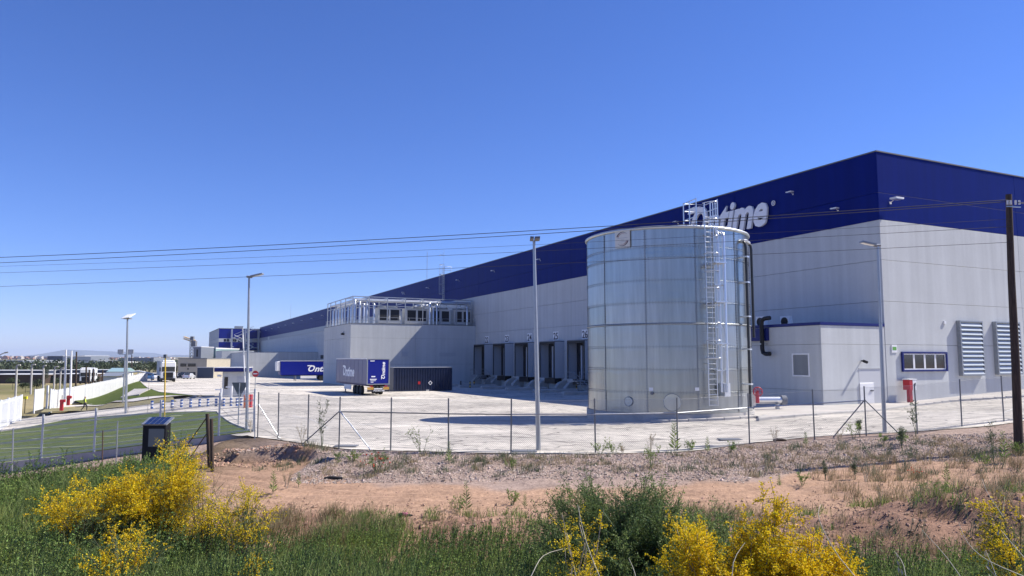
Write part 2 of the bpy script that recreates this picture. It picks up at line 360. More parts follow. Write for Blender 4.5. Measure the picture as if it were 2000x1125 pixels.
# concrete
def concrete(name, base, dark, marks=True):
    m = bpy.data.materials.new(name); m.use_nodes = True; t = m.node_tree; N = t.nodes; L = t.links; b = N['Principled BSDF']
    b.inputs['Roughness'].default_value = .82; b.inputs['Specular IOR Level'].default_value = .25
    g = N.new('ShaderNodeNewGeometry')
    def noise(sc, det, stretch=(1,1,1), rot=0, dist=0):
        mp = N.new('ShaderNodeMapping'); mp.inputs['Scale'].default_value = stretch; mp.inputs['Rotation'].default_value = (0,0,rot)
        n = N.new('ShaderNodeTexNoise'); n.inputs['Scale'].default_value = sc; n.inputs['Detail'].default_value = det; n.inputs['Distortion'].default_value = dist
        L.new(g.outputs['Position'], mp.inputs[0]); L.new(mp.outputs[0], n.inputs[0]); return n.outputs[0]
    def ramp(src, a, c, lo, hi):
        mr = N.new('ShaderNodeMapRange'); mr.inputs[1].default_value=a; mr.inputs[2].default_value=c; mr.inputs[3].default_value=lo; mr.inputs[4].default_value=hi; L.new(src, mr.inputs[0]); return mr.outputs[0]
    def mul(a, c):
        x = N.new('ShaderNodeMath'); x.operation = 'MULTIPLY'; L.new(a, x.inputs[0]); L.new(c, x.inputs[1]); return x.outputs[0]
    v = mul(ramp(noise(.13,5), .3, .7, .74, 1.08), ramp(noise(9,5), .3, .7, .95, 1.05))
    v = mul(v, ramp(noise(.9,6,(.12,1,1),.35,1.2), .35, .6, .88, 1.03))
    # curved tyre marks
    if marks:
        for k, (rx, sc, ds) in enumerate(((-.5,.30,2.5),(.25,.22,3.5),(.9,.26,2.8))):
            nn = noise(sc, 1.0, (.35,1.3,1), rx, ds)
            x = N.new('ShaderNodeMath'); x.operation='MULTIPLY'; x.inputs[1].default_value = 9; L.new(nn, x.inputs[0])
            f = N.new('ShaderNodeMath'); f.operation='FRACT'; L.new(x.outputs[0], f.inputs[0])
            f2 = N.new('ShaderNodeMath'); f2.operation='PINGPONG'; f2.inputs[1].default_value=.5; L.new(f.outputs[0], f2.inputs[0])
            line = ramp(f2.outputs[0], .0, .14, 1.0, 0.0)
            mask = ramp(noise(.12+.03*k,3,(1,1,1),k), .36, .56, 0, .75)
            a = mul(line, mask); s1 = N.new('ShaderNodeMath'); s1.operation='SUBTRACT'; s1.inputs[0].default_value=1; L.new(a, s1.inputs[1]); v = mul(v, s1.outputs[0])
    # saw-cut joints on a 5 m grid turned with the warehouse
    mp = N.new('ShaderNodeMapping'); mp.inputs['Rotation'].default_value = (0,0,-ROTZ); L.new(g.outputs['Position'], mp.inputs[0])
    sx = N.new('ShaderNodeSeparateXYZ'); L.new(mp.outputs[0], sx.inputs[0])
    for ax in (0,1):
        d = N.new('ShaderNodeMath'); d.operation='PINGPONG'; d.inputs[1].default_value=2.6; L.new(sx.outputs[ax], d.inputs[0])
        v = mul(v, ramp(d.outputs[0], .02, .05, .52, 1.0))
    mx = N.new('ShaderNodeMix'); mx.data_type='RGBA'; mx.inputs[6].default_value=(*base,1); mx.inputs[7].default_value=(*dark,1)
    L.new(ramp(noise(.22,6,(1,1,1),0,.5), .45, .7, 0, .6), mx.inputs[0])
    hv = N.new('ShaderNodeHueSaturation'); L.new(mx.outputs[2], hv.inputs['Color']); L.new(v, hv.inputs['Value']); L.new(hv.outputs[0], b.inputs['Base Color'])
    bp = N.new('ShaderNodeBump'); bp.inputs['Distance'].default_value=.004; L.new(noise(25,6), bp.inputs['Height']); L.new(bp.outputs[0], b.inputs['Normal'])
    return m
M['yard'] = concrete('yard_concrete', (.70,.645,.56), (.57,.515,.445))
M['path'] = concrete('path_concrete', (.58,.54,.49), (.50,.46,.41), False)
def loft(name, A, B, n, m, material, dz, kind='structure', zf=None):
    A = [Vector(p).to_2d() for p in A]; B = [Vector(p).to_2d() for p in B]
    def rs(P, k):
        d = [0]
        for a, b2 in zip(P, P[1:]): d.append(d[-1]+(b2-a).length)
        return np.stack([np.interp(np.linspace(0,d[-1],k), d, [p[i] for p in P]) for i in (0,1)], -1)
    a = rs(A, n); c = rs(B, n); v = np.linspace(0,1,m)[:,None,None]
    P = a[None]*(1-v)+c[None]*v; Z = (zbase(P[...,0], P[...,1]) if zf is None else zf(P[...,0],P[...,1]))+dz
    V = np.concatenate([P, Z[...,None]], -1).reshape(-1,3); i = np.arange(n*m).reshape(m,n)
    Q = np.stack([i[:-1,:-1], i[:-1,1:], i[1:,1:], i[1:,:-1]], -1).reshape(-1,4)
    return np_mesh(name, V, Q, material, smooth=True, kind=kind)
# yard sheets: near strip behind the fence, then the main apron
xs = np.linspace(-11.6, 60, 70)
loft('yard_concrete', [(x, fence_y(x)+.55) for x in xs], [(x, 48) for x in np.linspace(-23,80,70)], 90, 26, M['yard'], .02)
loft('yard_concrete', [(x, 48) for x in np.linspace(-42,80,40)], [(x, 110) for x in np.linspace(-60,110,40)], 120, 50, M['yard'], .02,
     zf=lambda X,Y: np.where(X < edge_x(Y)-.5, zbase(X,Y)-.30*ss(76,82,Y), zbase(X,Y)))
loft('yard_concrete', [(edge_x(y)-.3, y) for y in np.linspace(110,430,60)], [(60, y) for y in np.linspace(110,430,60)], 90, 30, M['yard'], .02)

# artificial lawn
def turf(name, c1, c2):
    m = mat(name, c1, .9, col2=c2, vscale=.5, bump=.03, bscale=60, fine=(40,.28), spec=.1, world=True); return m
M['turf'] = turf('artificial_turf', (.070,.098,.020), (.105,.132,.032))
M['seam'] = mat('turf_seam', (.30,.33,.20), .9)
lawn_far = [G(0,845), G(40,838), G(120,823), G(200,816), G(300,809), G(380,806), G(425,806)]
def _fx(px): return AT(px,800,35.5).x
LNP = [(-90,908),(0,905),(83,895),(182,888),(306,875),(420,866),(487,853)]
lawn_near = [Vector((_fx(px), 35.32+.15*i, 0)) for i,(px,_) in enumerate(LNP)]
def lawn_z(X,Y):
    wz = np.interp(X, [p.x for p in lawn_near], [AT(px,py,35.5).z for px,py in LNP]); zb0 = zbase(X, np.maximum(Y,36.5)); k = 1-ss(35.5,44,Y)
    return zb0+np.maximum(0,wz-.06-zb0)*k
loft('artificial_lawn', lawn_near, lawn_far, 60, 40, M['turf'], .05, zf=lawn_z)
for a, b2 in (((668,826),(668,826)),):
    pass
for (x0,y0,x1,y1,w2) in ((168,824,200,821,.10),(328,816,353,814,.10),(0,880,300,858,.03),(60,860,420,836,.03),(0,850,130,840,.03)):
    p, q = G(x0,y0), G(x1,y1)
    loft('turf_seam', [(p.x,p.y),(q.x,q.y)], [(p.x,p.y+w2*5),(q.x,q.y+w2*5)], 12, 3, M['seam'], .07, zf=lawn_z)
# embankment lawn, verge, concrete slab set in it
E_top = [G(430,776), G(319,767), G(300,755), G(280,745), G(270,739), G(262,735)]
def Pm(px,Y,off=0): r = ray(px,702); return (r.x/r.y*Y, Y)
top = [(-33.5,79.5),(-42,89),(-52,106.6),(-66,133),(-74,148)]
bot = [(-50.8,93),(-57,100),(-66.8,113),(-77,134),(-84,149)]
loft('embankment_lawn', [(-45.5,87.2)]+bot, [(-35,80.6)]+top, 60, 30, M['turf'], .10)
slab = [G(235,780), G(262,763), G(294,762.5), G(272,774)]
sb = MB(); base = [Vector((p.x,p.y,float(zbase(p.x,p.y))+.12)) for p in slab]
sb.add([tuple(p) for p in base]+[(p.x,p.y,p.z+.14) for p in base], [(3,2,1,0),(4,5,6,7),(0,1,5,4),(1,2,6,5),(2,3,7,6),(3,0,4,7)])
sb.build('concrete_slab', M['path']); tag(bpy.data.objects['concrete_slab'], kind='structure')
M['drygrass'] = mat('dry_verge', (.30,.25,.13), .95, col2=(.16,.15,.07), vscale=1.5, bump=.05, bscale=25, fine=(9,.25), world=True)
loft('verge', [G(80,806), G(150,803), G(250,795), G(345,785)], [G(88,799), G(170,795), G(262,787), G(338,777)], 40, 5, M['drygrass'], .06)
loft('pavement', [G(100,797.5), G(170,794), G(262,786), G(330,776.5), G(420,774)], [G(128,793), G(190,788), G(270,778), G(318,769), G(420,768)], 40, 5, M['path'], .09)
# low kerb edging round the lawn
def ribbon(mb, pts, w2, h, dz, zf=None):
    pts = [Vector((p[0],p[1],0)) for p in pts]
    d = []
    fine = []
    for a, c in zip(pts, pts[1:]):
        k = max(1,int((c-a).length/1.0)); fine += [a.lerp(c, i/k) for i in range(k)]
    fine.append(pts[-1]); v=[]; f=[]
    for i, p in enumerate(fine):
        t2 = (fine[min(i+1,len(fine)-1)]-fine[max(i-1,0)]).normalized(); nrm = Vector((-t2.y,t2.x,0))*w2/2
        z = float(zbase(p.x,p.y)) if zf is None else zf(p.x,p.y)
        for s, hh in ((-1,dz-.1),(-1,dz+h),(1,dz+h),(1,dz-.1)): v.append((p.x+s*nrm.x, p.y+s*nrm.y, z+hh))
    for i in range(len(fine)-1):
        for k in range(3): f.append((i*4+k, i*4+k+4, i*4+k+5, i*4+k+1))
    mb.add(v, f)
k = MB(); ribbon(k, [(p.x,p.y) for p in lawn_far]+[(p.x,p.y) for p in (lawn_near[-1],)], .16, .08, .03); k.build('kerb', M['path'])['kind'] = 'structure'
k = MB(); ribbon(k, top, .2, .10, .04); k.build('kerb', M['path'])['kind'] = 'structure'

# raised walkway round tank, annex and right face
def zwalk(x, y): return float(zbase(x,y))
TKX, TKY, TKR = 9.75, 46.45, 4.97
def walk_outline():
    P = []
    for a in np.radians(np.arange(250, 320, 8)): P.append((TKX+6.6*math.cos(a), TKY+6.3*math.sin(a)))
    for px, py in ((1480,823),(1600,812),(1700,805)): p = G(px,py); P.append((p.x,p.y))
    for px, py in ((1780,794),(1860,785),(2000,776)):
        p = G(px,py); P.append((p.x,p.y))
    p0, p1 = Vector(P[-2]), Vector(P[-1]); P.append(tuple(p1+(p1-p0)*3)); return P
WO = walk_outline()
inner = [FW(-21+i*1.2, 16-i*.2) for i in range(12)]
inn = []
for i, p in enumerate(WO):
    f = i/(len(WO)-1); inn.append(tuple((FW(-19+f*60, 6).to_2d() if f>.2 else Vector((TKX-1+f*10,TKY-3)))))
loft('walkway', WO, inn, 80, 14, M['path'], .13)
kb = MB()
# kerb stones along the walkway, 1 m pieces
def resample(P, step):
    P = [Vector(p).to_2d() for p in P]; out=[P[0]]; acc=0
    for a, b2 in zip(P, P[1:]):
        L2=(b2-a).length; d=step-acc
        while d<=L2: out.append(a.lerp(b2,d/L2)); d+=step
        acc=(acc+L2)%step
    return out
ks = resample(WO, 1.0)
stone = MB().bbox(-.49,.49,-.075,.075,-.12,.145,.012).mesh('kerb_stone', M['concrete_lt'])
kroot = thing('kerb', None, None, (ks[0].x, ks[0].y, 0)); kroot['kind'] = 'structure'
for i in range(len(ks)-1):
    a, b2 = ks[i], ks[i+1]; mid = (a+b2)/2
    if math.hypot(mid.x-ks[0].x, mid.y-ks[0].y) > 70: break
    o = lnk(bpy.data.objects.new('kerb_stone', stone)); o.parent = kroot
    o.location = (mid.x-ks[0].x, mid.y-ks[0].y, float(zbase(mid.x,mid.y))+.004*((i*7)%3)); o.rotation_euler = (0,0,math.atan2(b2.y-a.y,b2.x-a.x))

# painted yard lines
M['roadpaint'] = mat('road_paint', (.72,.71,.68), .7, var=.25, vscale=3)
for (x0,y0,x1,y1) in ((570,812,597,818),(597,818,640,838),(685,832,745,829),(770,825,800,824),(1860,806,1990,795)):
    p, q = G(x0,y0), G(x1,y1)
    loft('painted_line', [(p.x,p.y),(q.x,q.y)], [(p.x,p.y+.16),(q.x,q.y+.16)], 20, 2, M['roadpaint'], .028)

# ================================================================== WAREHOUSE
HT = 19.8
joints = [-3.5, 4.57, 7.93, 11.17, 14.36, 16.52, HT]
wh = thing('warehouse', 'huge white logistics warehouse with a navy blue band and silver lettering along its top', 'warehouse', C0, ROTZ)
LEN = 366; PW = 15.8; RW = 18.0
pm = {}
def panel(lenx, z0, z1, material, key):
    k = (round(lenx,2), z0, z1)
    if k not in pm: pm[k] = MB().bbox(.012, lenx-.012, 0, .12, z0+.012, z1-.012, .01).mesh('wall_panel', material)
    return pm[k]
core = MB(); core.box(.11, 160, .11, LEN, -4, HT-.25); core.build('core', M['joint'], wh)
MB().box(.1, 160, .1, LEN-.1, HT-.24, HT-.05).build('roof', M['roof'], wh)
def put_panel(me, x, y, rz, nm='wall_panel'):
    o = lnk(bpy.data.objects.new(nm, me)); o.parent = wh; o.location = (x, y, 0); o.rotation_euler = (0,0,rz); return o
for i in range(24):
    y0 = i*PW; ln = min(PW, LEN-y0)
    if ln < 1: break
    for j in range(6):
        me = panel(ln, joints[j], joints[j+1], M['navy'] if j >= 4 else M['wall'], 0)
        # facade panels: mesh x runs along facade; depth (mesh y 0..0.12) is outwards at y=0 after rotation
        o = put_panel(me, 0, y0+ln, -math.pi/2)      # mesh +x -> local -y ; mesh +y -> local +x
for i in range(5):
    for j in range(6):
        me = panel(RW, joints[j], joints[j+1], M['navy'] if j >= 4 else M['wall'], 0)
        put_panel(me, i*RW+ (0.0 if i else 0.0), 0, 0)
cap = MB(); cap.box(-.06,.5,-.06,LEN,HT+.002,HT+.09); cap.box(.5,160,-.06,.5,HT+.002,HT+.09); cap.build('parapet_cap', M['joint'], wh)
tr = MB(); tr.box(-.035,-.003,.0,LEN,14.33,14.39); tr.build('band_trim', M['navy'], wh)
# clerestory strip far along the facade
for a, b2 in ((120,330),(336,360)):
    MB().box(-.08,-.004,a,b2,12.7,14.3).build('clerestory', mat('clerestory_sheet',(.25,.27,.31),.4), wh)

# lettering helper
def text_mesh(s, size, extrude, offset=0, shear=0, res=3):
    cu = bpy.data.curves.new('tmp', 'FONT'); cu.body = s; cu.size = size; cu.extrude = extrude; cu.offset = offset; cu.shear = shear; cu.resolution_u = res
    cu.align_x = 'LEFT'
    ob = bpy.data.objects.new('tmp', cu); C.objects.link(ob); bpy.context.view_layer.update()
    me = bpy.data.meshes.new_from_object(ob.evaluated_get(bpy.context.evaluated_depsgraph_get()))
    bpy.data.objects.remove(ob); bpy.data.curves.remove(cu); return me
def logo_mesh(height, depth, material, squash=1.0):
    """italic heavy 'Ontime' whose O carries a bar reaching out to the left; x right, y up, z out; base on y=0"""
    me = text_mesh('ntime', 1.0, depth/2/height*1.0, .031, .30); bm_v = [v.co.copy() for v in me.vertices]; fs = [tuple(p.vertices) for p in me.polygons]
    mb = MB(); x0 = .78
    mb.add([(v.x+x0, v.y, v.z) for v in bm_v], fs)
    # O ring, slanted
    n = 28; sh = .32; d = depth/2/height; R=[]
    for (rx, ry) in ((.34,.39),(.19,.235)):
        for k2 in range(n):
            a = 2*math.pi*k2/n; x = .37+rx*math.cos(a); y = .375+ry*math.sin(a); R.append((x+sh*(y-.0), y))
    v = [(x,y,d) for x,y in R]+[(x,y,-d) for x,y in R]; f=[]
    for k2 in range(n):
        j=(k2+1)%n
        f += [(k2,j,n+j,n+k2), (2*n+k2,3*n+k2,3*n+j,2*n+j), (k2,2*n+k2,2*n+j,j), (n+k2,n+j,3*n+j,3*n+k2)]
    mb.add(v,f)
    # bar
    mb.prism([(.02,.66),(.52,.66),(.56,.79),(.06,.79)], -d*1.02, d*1.02)
    xs = [q[0] for q in mb.v]; ys = [q[1] for q in mb.v]; w0 = max(xs)-min(xs); sc = height/.80
    mb.v = [((x-min(xs))*sc*squash, y*sc, z*height) for x,y,z in mb.v]
    return mb, w0*sc*squash
lm, lw = logo_mesh(3.35, .22, M['silver'])
# measure on the photograph: left edge of O px 1346, right edge px 1505
t_r, z_b = on_facade(1505, 440); t_l, z_l = on_facade(1350, 462)
wid = t_l-t_r
lm.v = [(x/lw*wid, y, z) for x,y,z in lm.v]
lo = lm.build('logo_lettering', M['silver'], wh)
zb = on_facade(1480, 442)[1]
lo.matrix_local = Matrix(((0,0,-1,-.28),(-1,0,0,t_l),(0,1,0,zb),(0,0,0,1)))
ry, rz_ = on_facade(1513.5, 397)
rg = MB(); rg.tube([(-.2, ry+.2*math.cos(a), rz_+.2*math.sin(a)) for a in np.linspace(0,2*math.pi,17)[:-1]], .05, 4, closed=True)
rg.box(-.25,-.15,ry-.04,ry+.04,rz_-.09,rz_+.09); rg.build('registered_mark', M['silver'], wh)

# floodlights on arms
fl = MB(); fl.box(-.62,-.22,-.30,.30,-.03,.05); fl.mi=1; fl.box(-.60,-.24,-.27,.27,-.05,-.032); fl.mi=0; fl.tube([(-.02,0,-.16),(-.3,0,-.0)],.018,5); fl.box(-.05,-.02,-.07,.07,-.22,-.1)
flm = fl.mesh('floodlight', [M['white'], M['alu']])
for px, py in ((1637,408),(1549,376),(1325,434),(1056,507),(966,529),(897,547),(838,562),(791,574),(714,594),(790,571)):
    t_, z_ = on_facade(px, py)
    if t_ > LEN: continue
    o = lnk(bpy.data.objects.new('floodlight', flm)); o.parent = wh; o.location = (0,t_,z_); o.rotation_euler=(0,0,0)
for px, py in ((632,616),(611,622),(592,626),(575,631),(560,635),(546,639),(533,642),(521,645),(510,648)):
    t_, z_ = on_facade(px, py)
    o = lnk(bpy.data.objects.new('floodlight', flm)); o.parent = wh; o.location = (0,t_,z_); o.scale=(1.3,1.3,1.3)
x_, z_ = on_face(1738, 398)
o = lnk(bpy.data.objects.new('floodlight', flm)); o.parent = wh; o.location = (x_,0,z_+.3); o.rotation_euler=(0,0,math.pi/2); o.scale=(1.5,1.5,1.5)

# right face: window, louvres, sign
def rect_face(x0px, y0px, x1px, y1px):
    a = on_face(x0px, y0px); b2 = on_face(x1px, y1px); return a[0], b2[0], b2[1], a[1]
xa, xb, za, zb2 = rect_face(1759, 687, 1849, 727)
za = on_face(1759,726)[1]
wf = MB(); fw=.14
wf.box(xa,xb,-.16,-.003,zb2-fw,zb2); wf.box(xa,xb,-.16,-.003,za,za+fw*.9); wf.box(xa,xa+fw,-.16,-.003,za+fw*.9+.002,zb2-fw-.002); wf.box(xb-fw,xb,-.16,-.003,za+fw*.9+.002,zb2-fw-.002)
wn = wf.build('window', M['blue'], wh)
g2 = MB(); wi = (xb-xa-2*fw); 
for k2 in range(4):
    c0 = xa+fw+wi*k2/4; g2.box(c0+.10, c0+wi/4-.10,-.03,-.008, za+fw+.10, zb2-fw-.08)
g2.build('pane', M['glass'], wn)
mu = MB()
for k2 in range(4):
    c0=xa+fw+wi*k2/4; c1=c0+wi/4
    mu.box(c0+.005,c0+.10,-.07,-.004,za+fw,zb2-fw-.003); mu.box(c1-.10,c1-.005,-.07,-.004,za+fw,zb2-fw-.003)
    mu.box(c0+.102,c1-.102,-.068,-.0045,zb2-fw-.08,zb2-fw-.004); mu.box(c0+.102,c1-.102,-.068,-.0045,za+fw+.001,za+fw+.10)
mu.build('window_frame', M['white'], wn)
M['louvre'] = mat('louvre_alu', (.42,.46,.48), .45, metal=.2)
for (px0,py0,px1,py1) in ((1869,629,1916,731),(1939,631,1979,729)):
    a0, a1, zz0, zz1 = rect_face(px0,py0,px1,py1); 
    if px0 > 1900: a1 = a0 + (on_face(1916,629)[0]-on_face(1869,629)[0])
    lv = MB(); lv.box(a0-.12,a0,-.34,-.002,zz0-.1,zz1+.12); lv.box(a1,a1+.12,-.34,-.002,zz0-.1,zz1+.12); lv.box(a0,a1,-.35,-.002,zz1,zz1+.11); lv.box(a0,a1,-.33,-.002,zz0-.1,zz0-.003)
    lr = lv.build('louvre', M['steel'], wh)
    ns = 12; st = (zz1-zz0)/ns
    sm_ = MB(); sm_.add([(a0+.01,-.34,0),(a1-.01,-.34,0),(a1-.01,-.20,st*1.0),(a0+.01,-.20,st*1.0),(a0+.01,-.36,.0),(a1-.01,-.36,0),(a1-.01,-.36,.05),(a0+.01,-.36,.05)], [(0,1,2,3),(4,5,6,7),(0,3,2,1),(7,6,2,3)])
    slm = sm_.mesh('slat', M['louvre'])
    for k2 in range(ns):
        o = lnk(bpy.data.objects.new('slat', slm)); o.parent = lr; o.location=(0,0,zz0+k2*st)
    MB().box(a0,a1,-.05,-.002,zz0,zz1).build('backing', M['dark'], lr)
xs_, zs_ = on_face(1746,681)
sg = MB(); sg.box(xs_-.3,xs_+.3,-.05,-.004,zs_-.3,zs_+.3); sgn = sg.build('escape_sign', M['white'], wh)
MB().box(xs_-.22,xs_+.22,-.058,-.0515,zs_-.12,zs_+.14).build('sign_face', mat('sign_green',(.12,.35,.06),.5), sgn)
xs_, zs_ = on_face(1844,630); MB().box(xs_-.12,xs_+.12,-.1,-.004,zs_-.12,zs_+.12).build('junction_box', M['white'], wh)

# docks -----------------------------------------------------------------
M['curtain'] = mat('dock_curtain', (.42,.44,.47), .7)
M['numplate'] = mat('number_plate', (.85,.85,.85), .6)
M['ink'] = mat('ink', (.02,.02,.03), .6)
M['bluedoor'] = mat('blue_door', (.015,.03,.30), .5)
dock_t = {22:75.3, 23:67.45, 24:59.6, 25:51.65, 26:43.9, 27:36.0, 28:28.1}
z0d, z1d = on_facade(1068,738,-1.4)[1], on_facade(1068,668,-1.4)[1]
for num, tn in dock_t.items():
    d = thing('dock_shelter', {22:'leftmost loading dock shelter under number plate 22, beside the grey block',23:'loading dock shelter under number plate 23',24:'loading dock shelter under number plate 24, left of the tall lamp post',25:'loading dock shelter under number plate 25, right of the tall lamp post',26:'loading dock shelter under number plate 26, half hidden by the tank'}.get(num,('loading dock shelter behind the left half of the steel tank' if num==27 else 'loading dock shelter behind the right half of the steel tank')), 'loading dock', FW(0,tn,0), ROTZ, 'loading docks along the facade')
    if num > 26: d['label'] = ('loading dock shelter behind the left half of the steel tank' if num==27 else 'loading dock shelter behind the right half of the steel tank')
    y0, y1 = -2.3, 2.1; zt1 = z1d; zt0 = z0d
    a = MB(); a.box(-1.5,-.004,y0,y0+.1,zt0,zt1); a.build('side_panel', M['curtain'], d)
    a = MB(); a.box(-1.5,-.004,y1-.1,y1,zt0,zt1); a.build('side_panel', M['curtain'], d)
    MB().box(-1.5,-.004,y0-.02,y1+.02,zt1+.002,zt1+.12).build('top_panel', M['joint'], d)
    a = MB(); a.box(-1.54,-1.505,y0,y0+.28,zt0,zt1); a.box(-1.54,-1.505,y1-.28,y1,zt0,zt1); a.box(-1.54,-1.505,y0+.282,y1-.282,zt1-.3,zt1); a.build('frame', M['black'], d)
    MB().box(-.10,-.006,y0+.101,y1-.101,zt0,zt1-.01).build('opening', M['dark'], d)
    MB().box(-.35,-.11,-1.7,-1.3,zt0,zt1-.6).build('curtain', M['curtain'], d)
    MB().box(-.35,-.11,.3,.6,zt0,zt1-.6).build('curtain', M['curtain'], d)
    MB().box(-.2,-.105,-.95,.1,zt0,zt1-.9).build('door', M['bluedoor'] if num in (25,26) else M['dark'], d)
    a = MB(); a.box(-1.05,-.004,-1.5,1.5,zt0-.75,zt0-.02); a.build('leveller', M['black'], d)
    # plinth with sloping cheek
    for s0, s1 in ((-3.1,-2.35),(2.15,2.9)):
        a = MB()
        P = [(-1.7,-1.6),(-1.7,-.25),(-1.1,zt0-.55),(0.0,zt0-.2),(0.0,-1.6)]
        n=5; v=[(x,s0,z) for x,z in P]+[(x,s1,z) for x,z in P]; a.add(v,[tuple(range(n)),tuple(range(n,2*n))[::-1]]+[(i,n+i,n+(i+1)%n,(i+1)%n) for i in range(n)])
        a.build('plinth', M['concrete_lt'], d)
    if num <= 26:
        pl = MB(); pl.box(-.05,-.004,-.75,.75,6.05,7.3); pl = pl.build('number_plate', M['numplate'], d)
        me = text_mesh(str(num), 1.35, .012, .012)
        me.materials.append(M['ink']); nt_ = lnk(bpy.data.objects.new('digits', me)); nt_.parent = pl
        w_ = max(v.co.x for v in me.vertices)
        nt_.matrix_local = Matrix(((0,0,-1,-.066),(-1,0,0,w_/2),(0,1,0,6.2),(0,0,0,1)))
# wheel guides: long low precast blocks on the apron
gi = 0
for tn in (71.5,63.7,55.6,47.7,40.0,33.0):
    for dx in (-5.2,):
        p = FW(dx-1.5, tn, 0); z = float(zbase(p.x,p.y))
        a = MB(); a.bbox(-3.0,3.0,-.35,.35,-.2,.42,.08); o = a.build('wheel_guide', M['concrete_lt'], None, (p.x,p.y,z)); o.rotation_euler=(0,0,ROTZ)
        tag(o, 'long low concrete wheel guide on the apron, %s from the left' % ORD[gi], 'wheel guide', 'wheel guides in front of the docks'); gi += 1
def stairs(px, y_loc, label):
    p = FW(-2.6, y_loc, 0); z = float(zbase(p.x,p.y))
    s = thing('steel_stairs', label, 'stairs', (p.x,p.y,z), ROTZ, 'dock stairs')
    top_z = z0d - z
    for k2 in range(7):
        MB().box(-.9,.9,2.4-k2*.42-.2,2.4-k2*.42+.2,top_z*(7-k2)/7-.2-.02*0,top_z*(7-k2)/7-.15).build('step', M['galv'], s) if False else MB().box(-.9,.9,-2.4+k2*.42-.2,-2.4+k2*.42+.2,top_z*(k2+1)/7-.2,top_z*(k2+1)/7-.14).build('step', M['galv'], s)
    MB().box(-.9,.9,.55,2.3,top_z-.2,top_z-.1).build('landing', M['galv'], s)
    for sx in (-.95,.95):
        a = MB(); a.tube([(sx,-2.6,.95),(sx,.4,top_z+.95),(sx,2.3,top_z+.95)],.035,6); a.tube([(sx,-2.6,.5),(sx,.4,top_z+.45),(sx,2.3,top_z+.45)],.025,6)
        for yy in (-2.6,-1.1,.4,2.3): a.tube([(sx,yy,max(0,(yy+2.6)/3*top_z if yy<.4 else top_z)-.2),(sx,yy,(max(0,(yy+2.6)/3*top_z) if yy<.4 else top_z)+.95)],.03,6)
        a.build('railing', M['steel'], s)
stairs(955, 71.6, 'galvanised steel stairs beside the leftmost dock 22')
stairs(1140, 40.4, 'galvanised steel stairs beside dock 26 at the edge of the tank')
bi = 0
GPL = 0
for px, py in ((900,757),(918,758),(926,757),(1112,762),(1126,763)):
    p = G(px,py); b_ = thing('guard_post', ['black guard post standing alone beside the dock 22 stairs','yellow and black guard post left of the dock 22 stairs','yellow and black guard post close against the dock 22 stairs','banded guard post under dock 25, left of the tank','banded guard post under dock 26, half behind the tank edge'][bi], 'bollard', p, 0, 'guard posts by the dock stairs'); bi += 1
    a = MB(); a.tube([(0,0,-.1),(0,0,1.0)],.09,10); a.build('post', M['black'], b_)
    if bi > 1:
        a = MB(); a.tube([(0,0,.62),(0,0,.85)],.094,10); a.tube([(0,0,.15),(0,0,.38)],.094,10); a.build('yellow_band', M['yellow'], b_)

# roof access ladder on the facade
t_, z_ = on_facade(868, 575); t2_, _ = on_facade(876, 575)
ld = MB()
for yy in (t_, t_-.75): ld.tube([(-.35,yy,z_-2.5),(-.35,yy,HT+1.6)],.05,5)
for k2 in range(26): ld.tube([(-.35,t_,z_-2+k2*.42),(-.35,t_-.75,z_-2+k2*.42)],.025,4)
ld.build('roof_ladder', M['galv'], wh)
cg = MB()
for k2 in range(5):
    zz = z_+k2*1.9; cg.tube([(-.35-.9*math.sin(a),t_-.375+.55*math.cos(a),zz) for a in np.linspace(0,math.pi,7)],.035,4)
for a in np.linspace(.3,math.pi-.3,4): cg.tube([(-.35-.9*math.sin(a),t_-.375+.55*math.cos(a),z_),(-.35-.9*math.sin(a),t_-.375+.55*math.cos(a),HT+1.5)],.025,4)
cg.tube([(-.35,t_-.75,HT+1.5),(.9,t_-1.2,HT+1.5),(.9,t_-1.2,HT)],.035,4); cg.tube([(-.35,t_-.75,HT+.8),(.9,t_-1.2,HT+.8)],.03,4)
cg.build('ladder_cage', M['galv'], wh)
# lightning rods
for px, ytop, ybot in ((831,492,560),(566,594,626)):
    tt, zz = on_facade(px, ybot); zt_ = on_facade(px, ytop)[1]
    MB().tube([(.3,tt,HT-.3),(.3,tt,zt_)],.045,5).build('lightning_rod', M['steel'], wh)

# ================================================================== SIDE BLOCKS
def block(name, label, cat, x0, x1, y0, y1, top_z, jz, px_list, trim=None, matw=None):
    """rectangular wing in the warehouse frame; panels on its near (y0) face and its outer (x0) face"""
    b_ = thing(name, label, cat, FW(x0,y0,0), ROTZ)
    W = x1-x0; Lg = y1-y0; matw = matw or M['wall']
    MB().box(.12,W,.12,Lg,-4,top_z-.1).build('core', M['joint'], b_)
    MB().box(.1,W,.1,Lg,top_z-.12,top_z-.02).build('roof', M['roof'], b_)
    zs = [-3.5]+jz+[top_z]
    nx = max(1, round(W/px_list)); ny = max(1, round(Lg/px_list))
    for j in range(len(zs)-1):
        for i in range(nx):
            MB().bbox(W*i/nx+.01,W*(i+1)/nx-.01,0,.12,zs[j]+.01,zs[j+1]-.01,.008).build('wall_panel', matw, b_)
        for i in range(min(ny,6)):
            MB().bbox(0,.12,max(.123,Lg*i/ny+.01),Lg*(i+1)/ny-.01,zs[j]+.01,zs[j+1]-.01,.008).build('wall_panel', matw, b_)
    c = MB(); c.box(-.05,W,-.05,.3,top_z+.002,top_z+(.22 if trim else .06)); c.box(-.05,.3,.301,Lg,top_z+.002,top_z+(.22 if trim else .06)); c.build('coping', trim or M['joint'], b_)
    return b_
AY0 = 0.0
